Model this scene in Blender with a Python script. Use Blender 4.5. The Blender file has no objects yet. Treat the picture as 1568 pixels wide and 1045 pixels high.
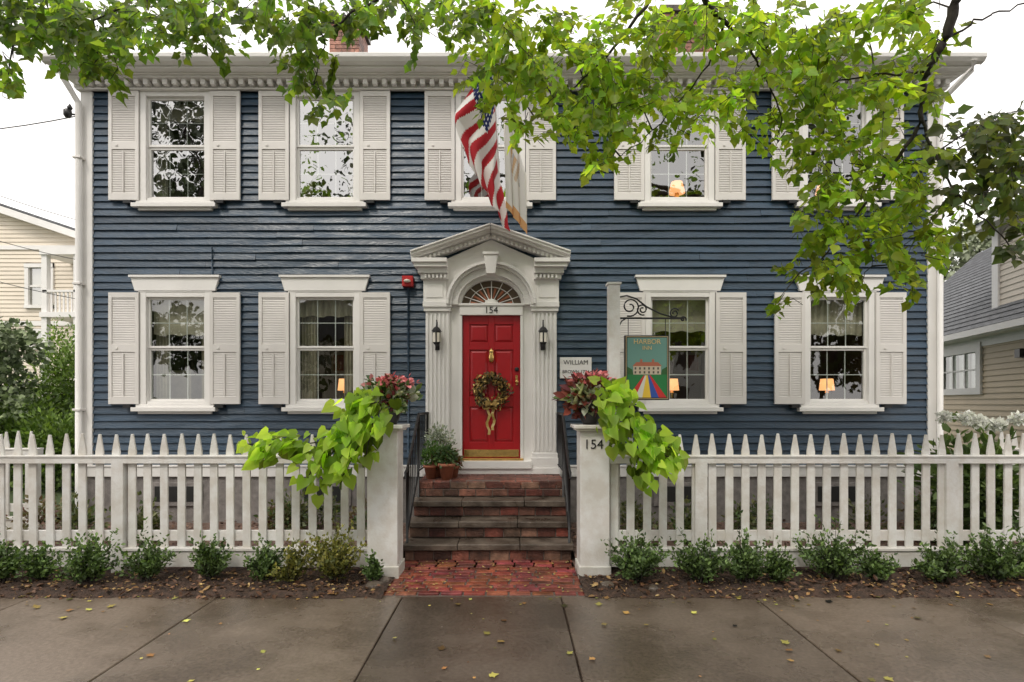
import bpy, math, random
import numpy as np
from mathutils import Vector
random.seed(7); RNG=np.random.default_rng(11)
sc=bpy.context.scene
F=871.0; D0=7.78; H=1.7
def W(px,py,d):
    s=F/d
    return ((px-784)/s, d-D0, H+(618-py)/s)
def wx(px): return (px-784)/112.0
def wz(py): return H+(618-py)/112.0
# ------------------------------------------------------------ materials
def newmat(name):
    m=bpy.data.materials.new(name); m.use_nodes=True
    nt=m.node_tree; b=nt.nodes['Principled BSDF']; return m,nt,b
def mat(name,c,rough=.6,var=.15,scale=6.,bump=0.,bscale=60.,metal=0.,attr=False,spec=.5,stretch=(1,1,1),c2=None,detail=3,rvar=0.,blotch=0.,bs=.7):
    m,nt,b=newmat(name); N=nt.nodes; L=nt.links
    tc=N.new('ShaderNodeTexCoord'); mp=N.new('ShaderNodeMapping'); mp.inputs['Scale'].default_value=stretch
    L.new(tc.outputs['Object'],mp.inputs[0])
    nz=N.new('ShaderNodeTexNoise'); nz.inputs['Scale'].default_value=scale; nz.inputs['Detail'].default_value=detail
    L.new(mp.outputs[0],nz.inputs['Vector'])
    cr=N.new('ShaderNodeValToRGB'); cr.color_ramp.elements[0].position=.3; cr.color_ramp.elements[1].position=.7
    if c2 is None: c2=tuple(min(1,x*(1+var)) for x in c); c1=tuple(x*(1-var) for x in c)
    else: c1=c
    cr.color_ramp.elements[0].color=(*c1,1); cr.color_ramp.elements[1].color=(*c2,1)
    L.new(nz.outputs['Fac'],cr.inputs[0]); out=cr.outputs[0]
    def mul(out,src):
        mx=N.new('ShaderNodeMix'); mx.data_type='RGBA'; mx.blend_type='MULTIPLY'; mx.inputs[0].default_value=1
        L.new(out,mx.inputs[6]); L.new(src,mx.inputs[7]); return mx.outputs[2]
    if attr:
        a=N.new('ShaderNodeAttribute'); a.attribute_name='Col'; out=mul(out,a.outputs['Color'])
    if blotch>0:
        n4=N.new('ShaderNodeTexNoise'); n4.inputs['Scale'].default_value=bs; n4.inputs['Detail'].default_value=5; n4.inputs['Roughness'].default_value=.65
        L.new(mp.outputs[0],n4.inputs['Vector']); c4=N.new('ShaderNodeValToRGB'); c4.color_ramp.elements[0].position=.40; c4.color_ramp.elements[1].position=.6
        k=1-blotch; c4.color_ramp.elements[0].color=(k,k*.96,k*.92,1); c4.color_ramp.elements[1].color=(1,1,1,1)
        L.new(n4.outputs['Fac'],c4.inputs[0]); out=mul(out,c4.outputs[0])
    L.new(out,b.inputs['Base Color'])
    b.inputs['Roughness'].default_value=rough; b.inputs['Metallic'].default_value=metal
    b.inputs['Specular IOR Level'].default_value=spec
    if rvar>0:
        mr=N.new('ShaderNodeMapRange'); mr.inputs[1].default_value=.38; mr.inputs[2].default_value=.62
        mr.inputs[3].default_value=rough-rvar; mr.inputs[4].default_value=rough+rvar
        src=n4.outputs['Fac'] if blotch>0 else nz.outputs['Fac']
        L.new(src,mr.inputs[0]); L.new(mr.outputs[0],b.inputs['Roughness'])
    if bump>0:
        n2=N.new('ShaderNodeTexNoise'); n2.inputs['Scale'].default_value=bscale; n2.inputs['Detail'].default_value=2
        L.new(mp.outputs[0],n2.inputs['Vector'])
        bp=N.new('ShaderNodeBump'); bp.inputs['Strength'].default_value=bump; bp.inputs['Distance'].default_value=.02
        L.new(n2.outputs['Fac'],bp.inputs['Height']); L.new(bp.outputs[0],b.inputs['Normal'])
    return m
def leafmat(name,trans=.45,rough=.45,tint=(1.25,1.35,.5)):
    m=bpy.data.materials.new(name); m.use_nodes=True; nt=m.node_tree; N=nt.nodes; L=nt.links
    b=N['Principled BSDF']; out=N['Material Output']
    a=N.new('ShaderNodeAttribute'); a.attribute_name='Col'
    L.new(a.outputs['Color'],b.inputs['Base Color']); b.inputs['Roughness'].default_value=rough
    b.inputs['Specular IOR Level'].default_value=.35
    if trans<=0: return m
    t=N.new('ShaderNodeBsdfTranslucent')
    mx=N.new('ShaderNodeMix'); mx.data_type='RGBA'; mx.blend_type='MULTIPLY'; mx.inputs[0].default_value=1; mx.clamp_result=False
    L.new(a.outputs['Color'],mx.inputs[6]); mx.inputs[7].default_value=(*[x*1.9 for x in tint],1)
    L.new(mx.outputs[2],t.inputs[0])
    ms=N.new('ShaderNodeMixShader'); ms.inputs[0].default_value=trans
    L.new(b.outputs[0],ms.inputs[1]); L.new(t.outputs[0],ms.inputs[2]); L.new(ms.outputs[0],out.inputs[0])
    return m
def emis(name,c,s):
    m,nt,b=newmat(name); b.inputs['Base Color'].default_value=(*c,1)
    b.inputs['Emission Color'].default_value=(*c,1); b.inputs['Emission Strength'].default_value=s; return m
def glassmat(name,refl=.3,tint=(.8,.85,.82)):
    m=bpy.data.materials.new(name); m.use_nodes=True; nt=m.node_tree; N=nt.nodes; L=nt.links
    out=N['Material Output']; N.remove(N['Principled BSDF'])
    t=N.new('ShaderNodeBsdfTransparent'); t.inputs[0].default_value=(*tint,1)
    g=N.new('ShaderNodeBsdfGlossy'); g.inputs['Roughness'].default_value=.01
    tc=N.new('ShaderNodeTexCoord'); nz=N.new('ShaderNodeTexNoise'); nz.inputs['Scale'].default_value=5; nz.inputs['Detail'].default_value=1
    L.new(tc.outputs['Object'],nz.inputs['Vector']); bp=N.new('ShaderNodeBump'); bp.inputs['Strength'].default_value=.25; bp.inputs['Distance'].default_value=.008
    L.new(nz.outputs['Fac'],bp.inputs['Height']); L.new(bp.outputs[0],g.inputs['Normal'])
    ms=N.new('ShaderNodeMixShader'); ms.inputs[0].default_value=refl
    L.new(t.outputs[0],ms.inputs[1]); L.new(g.outputs[0],ms.inputs[2]); L.new(ms.outputs[0],out.inputs[0]); return m

M={}
M['blue']=mat('blue_paint',(.023,.051,.090),.40,c2=(.039,.074,.120),scale=1.6,bump=.25,bscale=14,stretch=(1,1,5),attr=True,rvar=.1,blotch=.18,bs=2.5)
M['white']=mat('white_trim_paint',(.80,.78,.755),.45,.04,scale=3,bump=.06,bscale=40)
M['shutter']=mat('shutter_paint',(.73,.70,.67),.5,.04,scale=3,attr=True)
M['fence']=mat('fence_paint',(.80,.79,.775),.5,c2=(.69,.68,.645),scale=2.2,bump=.12,bscale=50,attr=True,blotch=.12,bs=6)
M['red']=mat('red_door_paint',(.38,.007,.012),.28,.1,scale=4,bump=.05,bscale=20)
M['brass']=mat('brass',(.75,.5,.18),.25,.15,scale=20,metal=1)
M['iron']=mat('black_iron',(.015,.015,.016),.4,.3,scale=30)
M['glass']=glassmat('window_glass',.18)
M['glassU']=glassmat('upper_window_glass',.46)
M['glassD']=glassmat('dim_window_glass',.30)
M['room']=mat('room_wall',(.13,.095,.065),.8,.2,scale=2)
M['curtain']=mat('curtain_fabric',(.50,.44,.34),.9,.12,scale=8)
M['lamp']=emis('lampshade_glow',(1,.45,.18),1.7)
M['brick']=mat('brick',(.25,.068,.045),.5,.35,scale=14,bump=.5,bscale=60,attr=True,blotch=.55,bs=4)
M['mortar']=mat('mortar',(.12,.10,.085),.9,.2,scale=30,bump=.3)
M['stone']=mat('step_stone',(.075,.058,.045),.4,c2=(.17,.135,.105),scale=5,bump=.4,bscale=35,rvar=.15,blotch=.5,bs=3.5)
M['conc']=mat('wet_concrete',(.120,.089,.066),.27,c2=(.185,.145,.112),scale=38,bump=.14,bscale=130,attr=True,rvar=.17,blotch=.45,bs=.8,spec=.7)
M['asphalt']=mat('asphalt',(.05,.05,.052),.7,.2,scale=3)
M['curb']=mat('granite_kerb',(.28,.27,.26),.7,.2,scale=30)
M['mulch']=mat('mulch_soil',(.026,.016,.011),.9,c2=(.08,.045,.03),scale=22,bump=1.,bscale=55)
M['yard']=mat('yard_ground',(.12,.072,.055),.9,c2=(.22,.15,.12),scale=9,bump=1.,bscale=60)
M['grass']=mat('grass_ground',(.035,.06,.018),.9,c2=(.07,.10,.03),scale=5,bump=1.,bscale=80)
M['found']=mat('granite_foundation',(.22,.20,.19),.8,.25,scale=12,bump=.4)
M['slate']=mat('roof_shingle',(.12,.125,.135),.8,.35,scale=5,bump=.5,bscale=30,stretch=(1,1,6))
M['cream']=mat('cream_siding',(.74,.66,.55),.6,.05,scale=2)
M['tan']=mat('tan_siding',(.64,.52,.36),.6,.06,scale=2)
M['bark']=mat('bark',(.035,.028,.022),.85,.4,scale=20,bump=.8,bscale=40,stretch=(1,1,.3))
M['leaf']=leafmat('leaf_green',.6)
M['leaft']=leafmat('far_leaf',0)
M['leafs']=leafmat('shrub_leaf',.18)
M['petal']=leafmat('petal',.2,tint=(.8,.8,.8))
M['litter']=leafmat('dry_leaf',0)
M['cloth']=leafmat('flag_cloth',.2,rough=.8,tint=(.6,.6,.6))
M['terra']=mat('terracotta',(.36,.13,.07),.75,.2,scale=12)
M['paint']=mat('sign_paint',(1,1,1),.4,.04,scale=8,attr=True)
M['gold']=mat('gold_letters',(.62,.45,.20),.5,.1)
M['black']=mat('black_letters',(.02,.02,.02),.5,.1)
M['bell']=mat('red_enamel',(.45,.02,.02),.35,.1)
M['frost']=mat('lantern_glass',(.75,.7,.6),.2,.1)
# ------------------------------------------------------------ mesh builder
class MB:
    def __init__(s): s.v=[];s.f=[];s.m=[];s.c=[];s.ms=[];s.sm=[]
    def mi(s,k):
        if k not in s.ms: s.ms.append(k)
        return s.ms.index(k)
    def add(s,vs,fs,k,c=(1,1,1),sm=False):
        o=len(s.v); s.v+=[tuple(map(float,p)) for p in vs]; i=s.mi(k)
        for f in fs: s.f.append(tuple(a+o for a in f)); s.m.append(i); s.sm.append(sm)
        s.c+=[c]*len(vs)
    def box(s,x0,x1,y0,y1,z0,z1,k,c=(1,1,1)):
        vs=[(x0,y0,z0),(x1,y0,z0),(x1,y1,z0),(x0,y1,z0),(x0,y0,z1),(x1,y0,z1),(x1,y1,z1),(x0,y1,z1)]
        s.add(vs,[(0,3,2,1),(4,5,6,7),(0,1,5,4),(1,2,6,5),(2,3,7,6),(3,0,4,7)],k,c)
    def obox(s,c0,ax,ay,az,k,c=(1,1,1)):
        c0=Vector(c0);ax=Vector(ax);ay=Vector(ay);az=Vector(az); vs=[]
        for sz in(-1,1):
            for sx,sy in((-1,-1),(1,-1),(1,1),(-1,1)): vs.append(c0+ax*sx+ay*sy+az*sz)
        s.add(vs,[(0,3,2,1),(4,5,6,7),(0,1,5,4),(1,2,6,5),(2,3,7,6),(3,0,4,7)],k,c)
    def prism(s,pts,y0,y1,k,c=(1,1,1)):
        n=len(pts); vs=[(x,y0,z) for x,z in pts]+[(x,y1,z) for x,z in pts]
        fs=[tuple(range(n)),tuple(range(2*n-1,n-1,-1))]+[(i,i+n,(i+1)%n+n,(i+1)%n) for i in range(n)]
        s.add(vs,fs,k,c)
    def tube(s,pts,r,k,n=6,c=(1,1,1)):
        pts=[Vector(p) for p in pts]; 
        if not hasattr(r,'__len__'): r=[r]*len(pts)
        vs=[];fs=[]
        for i,p in enumerate(pts):
            t=(pts[min(i+1,len(pts)-1)]-pts[max(i-1,0)]).normalized()
            a=t.cross(Vector((0,0,1)) if abs(t.z)<.9 else Vector((1,0,0))).normalized(); b=t.cross(a)
            for j in range(n):
                an=2*math.pi*j/n; vs.append(p+(a*math.cos(an)+b*math.sin(an))*r[i])
        for i in range(len(pts)-1):
            for j in range(n): fs.append((i*n+j,i*n+(j+1)%n,(i+1)*n+(j+1)%n,(i+1)*n+j))
        fs.append(tuple(range(n))); fs.append(tuple(range(len(vs)-1,len(vs)-1-n,-1)))
        s.add(vs,fs,k,c,True)
    def lathe(s,prof,cx,cy,cz,k,n=16,c=(1,1,1),sm=True):
        vs=[];fs=[]
        for r,z in prof:
            for j in range(n):
                an=2*math.pi*(j+.5)/n; vs.append((cx+r*math.cos(an),cy+r*math.sin(an),cz+z))
        for i in range(len(prof)-1):
            for j in range(n): fs.append((i*n+j,i*n+(j+1)%n,(i+1)*n+(j+1)%n,(i+1)*n+j))
        fs.append(tuple(range(n-1,-1,-1))); fs.append(tuple(range(len(vs)-n,len(vs))))
        s.add(vs,fs,k,c,sm)
    def done(s,name,parent=None,bevel=0):
        me=bpy.data.meshes.new(name); me.from_pydata(s.v,[],s.f)
        for k in s.ms: me.materials.append(M[k])
        me.polygons.foreach_set('material_index',s.m); me.polygons.foreach_set('use_smooth',s.sm)
        at=me.color_attributes.new('Col','FLOAT_COLOR','POINT')
        at.data.foreach_set('color',np.array([(*c,1) for c in s.c],dtype=np.float32).ravel()); me.update()
        o=bpy.data.objects.new(name,me); sc.collection.objects.link(o)
        if parent: o.parent=parent
        if bevel:
            b=o.modifiers.new('bevel','BEVEL'); b.width=bevel; b.segments=1; b.limit_method='ANGLE'
        return o
def empty(name):
    e=bpy.data.objects.new(name,None); sc.collection.objects.link(e); return e
def text(body,size,loc,k,parent,name='lettering',ext=.003):
    cu=bpy.data.curves.new('t','FONT'); cu.body=body; cu.size=size; cu.align_x='CENTER'; cu.align_y='CENTER'; cu.extrude=ext
    o=bpy.data.objects.new('tmp',cu); sc.collection.objects.link(o); bpy.context.view_layer.update()
    me=bpy.data.meshes.new_from_object(o.evaluated_get(bpy.context.evaluated_depsgraph_get()))
    bpy.data.objects.remove(o); me.materials.clear(); me.materials.append(M[k])
    q=bpy.data.objects.new(name,me); sc.collection.objects.link(q); q.location=loc; q.rotation_euler=(math.radians(90),0,0); q.parent=parent
# leaves
MAPLE=[(0,0),(.30,.05),(.23,.24),(.54,.42),(.27,.55),(0,1),(-.27,.55),(-.54,.42),(-.23,.24),(-.30,.05)]
BROAD=[(0,0),(.27,.04),(.34,.22),(.46,.42),(.27,.60),(0,1),(-.27,.60),(-.46,.42),(-.34,.22),(-.27,.04)]
HEART=[(0,0),(.28,-.14),(.5,.08),(.40,.5),(0,1),(-.40,.5),(-.5,.08),(-.28,-.14)]
OVAL=[(0,0),(.26,.35),(.2,.7),(0,1),(-.2,.7),(-.26,.35)]
def leaves(name,P,T,Nn,S,C,shape,mk,parent=None,fold=.25,curl=.15):
    P=np.asarray(P,float);T=np.asarray(T,float);Nn=np.asarray(Nn,float);S=np.asarray(S,float);C=np.asarray(C,float)
    T/=np.linalg.norm(T,axis=1)[:,None]+1e-9
    A=np.cross(T,Nn); A/=np.linalg.norm(A,axis=1)[:,None]+1e-9; Nn=np.cross(A,T)
    sh=np.array(shape); k=len(sh); n=len(P); half=k//2
    z=np.abs(sh[:,0])*fold-curl*sh[:,1]**2
    V=P[:,None,:]+S[:,None,None]*(sh[None,:,0,None]*A[:,None,:]+sh[None,:,1,None]*T[:,None,:]+z[None,:,None]*Nn[:,None,:])
    me=bpy.data.meshes.new(name)
    V=V.reshape(-1,3); nf=2*n; L=half+1
    f1=list(range(0,half+1)); f2=list(range(half,k))+[0]
    loops=(np.arange(n)[:,None]*k+np.array(f1+f2)[None,:]).ravel()
    me.vertices.add(len(V)); me.vertices.foreach_set('co',V.ravel())
    me.loops.add(len(loops)); me.loops.foreach_set('vertex_index',loops.astype(np.int32))
    me.polygons.add(nf); me.polygons.foreach_set('loop_start',(np.arange(nf)*L).astype(np.int32)); me.polygons.foreach_set('loop_total',np.full(nf,L,dtype=np.int32))
    me.update(calc_edges=True)
    at=me.color_attributes.new('Col','FLOAT_COLOR','POINT')
    cc=np.ones((n,k,4),dtype=np.float32); cc[:,:,:3]=C[:,None,:]; at.data.foreach_set('color',cc.ravel())
    me.materials.append(M[mk]); me.validate()
    o=bpy.data.objects.new(name,me); sc.collection.objects.link(o)
    if parent: o.parent=parent
    return o
def rv(n): 
    a=RNG.normal(size=(n,3)); return a/np.linalg.norm(a,axis=1)[:,None]
def cols(n,a,b,j=.15):
    t=RNG.random((n,1))**1.3; c=np.array(a)*(1-t)+np.array(b)*t
    return np.clip(c*(1+RNG.normal(size=(n,1))*j),0.003,1)
def bush(name,c,r,n,size,ca,cb,shape=OVAL,mk='leafs',parent=None,lump=.35,stems=True):
    c=np.array(c,float); r=np.array(r,float)
    d=rv(n); ph=RNG.random(6)*6
    lp=1+lump*(np.sin(d[:,0]*4+ph[0])*np.sin(d[:,1]*5+ph[1])+.6*np.sin(d[:,2]*7+ph[2])*np.sin(d[:,0]*9+ph[3]))
    rad=RNG.random(n)**.45
    P=c+d*r*(rad*lp)[:,None]; P[:,2]=np.maximum(P[:,2],c[2]-r[2]*.95)
    T=d+rv(n)*.7; T[:,2]+=.3; Nn=rv(n)+np.array([0,-.3,.8])
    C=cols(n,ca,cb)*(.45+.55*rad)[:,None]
    return leaves(name,P,T,Nn,size*(.6+.7*RNG.random(n)),C,shape,mk,parent)
def sprigbush(name,x,y,z0,r,h,nsprig,ls,ca,cb):
    e=empty(name); m=MB(); P=[];T=[];C=[]
    ph=random.uniform(0,6.28); ex=random.uniform(.3,.7)
    for k in range(nsprig):
        a=random.uniform(0,6.283); q=random.random()**.6; lob=1+ex*.5*math.sin(2*a+ph)+.25*math.sin(5*a+ph)
        L=h*random.uniform(.55,1.3)*(1-.35*q)*(1+.25*math.sin(3*a+ph)); 
        if random.random()<.06: L*=1.4
        b=np.array([x+random.uniform(-.05,.05),y+random.uniform(-.04,.04),z0]); tp=np.array([x+r*q*lob*math.cos(a),y+r*.75*q*lob*math.sin(a),z0+L])
        md=(b+tp)/2+np.array([0,0,L*.12]); 
        if k%3==0: m.tube([tuple(b),tuple(md),tuple(tp)],[.004,.003,.0015],'bark',4)
        nl=20; t=np.linspace(.25,1,nl)[:,None]; pts=b*(1-t)**2+2*md*t*(1-t)+tp*t*t
        tone=random.uniform(.6,1.3)
        P.append(pts+RNG.normal(size=(nl,3))*.013); T.append(rv(nl)+np.array([0,0,.5])+(tp-b)/np.linalg.norm(tp-b)*.6)
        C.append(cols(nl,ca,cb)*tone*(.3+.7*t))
    P=np.concatenate(P); n=len(P)
    leaves('shrub_leaves',P,np.concatenate(T),rv(n)+np.array([0,-.3,.7]),ls*(.6+.7*RNG.random(n)),np.concatenate(C),OVAL,'leafs',e); m.done('stems',e)
# ------------------------------------------------------------ siding
def claps(mb,O,U,Nn,u0,u1,z0,z1,h,k,ops=(),jit=0.,proj=.026,clip=None,seg=.55):
    O=Vector(O);U=Vector(U).normalized();Nn=Vector(Nn).normalized()
    z=z0; 
    while z<z1-1e-4:
        zt=min(z+h,z1); a,b=u0,u1
        if clip: a,b=clip((z+zt)/2)
        iv=[(a,b)]
        for (p,q,r,t) in ops:
            if r<(z+zt)/2<t:
                nv=[]
                for (a1,b1) in iv:
                    if q<=a1 or p>=b1: nv.append((a1,b1)); continue
                    if a1<p: nv.append((a1,p))
                    if b1>q: nv.append((q,b1))
                iv=nv
        for (a1,b1) in iv:
            if b1-a1<.01: continue
            cuts=[a1]; 
            if jit:
                x=a1+random.uniform(1.2,3.6)
                while x<b1-.6: cuts.append(x); x+=random.uniform(1.8,3.8)
            cuts.append(b1)
            for a2,b2 in zip(cuts[:-1],cuts[1:]):
                n=max(1,int((b2-a2)/seg)) if jit else 1
                vs=[];fs=[]; tone=1+random.uniform(-.17,.17) if jit else 1
                tilt=random.uniform(-1,1)*jit
                for i in range(n+1):
                    u=a2+(b2-a2)*i/n; gap=.002 if (i==n and jit) else 0
                    dz=random.uniform(-1,1)*jit*.8+tilt*(i/n-.5); dp=random.uniform(-.6,1.6)*jit
                    B=O+U*(u-gap)
                    p1=B+Nn*(.001); p2=B+Nn*(proj+dp); p3=B+Nn*(.004)
                    vs+=[(p1.x,p1.y,z+dz),(p2.x,p2.y,z+dz),(p3.x,p3.y,zt+.012)]
                for i in range(n):
                    o=i*3; fs+=[(o,o+3,o+4,o+1),(o+1,o+4,o+5,o+2)]
                mb.add(vs,fs,k,(tone,tone,tone))
        z=zt
# ------------------------------------------------------------ main house
house=empty('blue_clapboard_house')
XL,XR=-5.84,5.83; ZB,ZT=.86,5.945
UW=[(271,1),(499,1),(751,1),(1039,1),(1279,1)]; LW=[271,499,1040,1283]
uz0,uz1=wz(309),wz(143); lz0,lz1=wz(619),wz(449)
wins=[(wx(c),uz0,uz1,'U',i) for i,(c,_) in enumerate(UW)]+[(wx(c),lz0,lz1,'L',i) for i,c in enumerate(LW)]
ops=[(c-.44,c+.44,a-.05,b+.0) for c,a,b,_,_ in wins]
dcx=wx(752.5)
ops.append((wx(690),wx(815),0,wz(425)))
mb=MB()
claps(mb,(0,0,0),(1,0,0),(0,-1,0),XL+.02,XR-.02,ZB,ZT,.1,'blue',ops,jit=.0055,proj=.030)
claps(mb,(XL,0,0),(0,1,0),(-1,0,0),0,7,ZB,ZT,.1,'blue',(),jit=.003)
claps(mb,(XR,0,0),(0,1,0),(1,0,0),0,7,ZB,ZT,.1,'blue',(),jit=.003)
mb.done('clapboard_siding',house)
mb=MB()
mb.box(XL-.02,XR+.02,-.035,.1,.70,.86,'white'); mb.box(XL-.03,XR+.03,-.05,.1,.835,.862,'white')
mb.box(XL+.03,XR-.03,.0,.3,-.1,.70,'found')
for cx in (wx(271),wx(499),wx(1040),wx(1283)):
    mb.box(cx-.35,cx+.35,-.03,.05,.3,.62,'found'); mb.box(cx-.29,cx+.29,-.035,.05,.36,.57,'black')
for x0,x1 in ((XL-.03,XL+.13),(XR-.17,XR+.03)):
    mb.box(x0,x1,-.045,.12,.862,ZT,'white')
# cornice
mb.box(XL-.03,XR+.03,-.05,.1,ZT,6.085,'white')
mb.box(XL-.06,XR+.06,-.10,.1,ZT,ZT+.022,'white')
x=XL-.0
while x<XR: mb.box(x,x+.062,-.165,-.05,5.978,6.052,'white'); x+=.128
mb.box(XL-.12,XR+.12,-.19,.1,6.054,6.085,'white')
mb.box(XL-.16,XR+.16,-.23,.1,6.085,6.10,'white')
mb.box(XL-.2,XR+.2,-.32,.1,6.10,6.13,'white')
mb.box(XL-.24,XR+.24,-.35,.1,6.13,6.15,'white')
gp=[(-.34,6.13),(-.40,6.14),(-.44,6.18),(-.445,6.23),(-.43,6.235),(-.33,6.23)]
n=len(gp); a,b=XL-.26,XR+.30
mb.add([(a,y,z) for y,z in gp]+[(b,y,z) for y,z in gp],[tuple(range(n)),tuple(range(2*n-1,n-1,-1))]+[(i,(i+1)%n,(i+1)%n+n,i+n) for i in range(n)],'white')
for sx,xx in ((-1,XL),(1,XR)):
    mb.box(min(xx,xx+sx*.24),max(xx,xx+sx*.24),.1,7.2,6.085,6.2,'white')
mb.tube([(XL-.09,-.30,6.14),(XL-.08,-.28,6.0),(XL-.01,-.1,5.75),(XL-.01,-.1,.3)],.042,'white',10)
mb.tube([(XR+.16,-.40,6.14),(XR+.15,-.38,6.04),(XR-.03,-.14,5.80),(XR-.05,-.1,5.65),(XR-.05,-.1,.3)],.038,'white',10)
for z in (1.6,3.3,5.0):
    mb.box(XL-.065,XL+.045,-.15,-.046,z,z+.03,'shutter')
mb.done('trim_and_cornice',house,.004)
mb=MB()
mb.add([(XL-.24,-.36,6.215),(XR+.24,-.36,6.215),(XR+.24,3.5,7.6),(XL-.24,3.5,7.6),(XL-.24,7.3,6.215),(XR+.24,7.3,6.215)],[(0,1,2,3),(3,2,5,4),(0,3,4),(1,5,2)],'slate')
mb.box(XL+.01,XR-.01,6.9,7,0,6.2,'blue')
mb.done('roof',house)
mb=MB()
def chimney(cx,w,cy,d,z0,z1):
    mb.box(cx-w/2+.004,cx+w/2-.004,cy-d/2+.004,cy+d/2-.004,z0,z1,'mortar')
    z=z0;r=0
    while z<z1-.07:
        for face in range(4):
            L=w if face%2==0 else d; x=-L/2-(.11 if r%2 else 0)
            while x<L/2-.01:
                a=max(x,-L/2); b=min(x+.21,L/2)
                if b-a>.03:
                    t=random.uniform(1.1,1.9); cc=(t,t*1.6,t*1.6)
                    if face==0: mb.box(cx+a,cx+b,cy-d/2-.006,cy-d/2+.03,z,z+.062,'brick',cc)
                    elif face==2: mb.box(cx+a,cx+b,cy+d/2-.03,cy+d/2+.006,z,z+.062,'brick',cc)
                    elif face==1: mb.box(cx+w/2-.03,cx+w/2+.006,cy+a,cy+b,z,z+.062,'brick',cc)
                    else: mb.box(cx-w/2-.006,cx-w/2+.03,cy+a,cy+b,z,z+.062,'brick',cc)
                x+=.22
        z+=.073;r+=1
    mb.box(cx-w/2-.05,cx+w/2+.05,cy-d/2-.05,cy+d/2+.05,z1,z1+.1,'stone')
chimney(-2.97,.52,2.6,.6,6.6,8.45); chimney(3.1,.9,2.6,.7,6.6,8.6)
mb.done('brick_chimneys',house)
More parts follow.
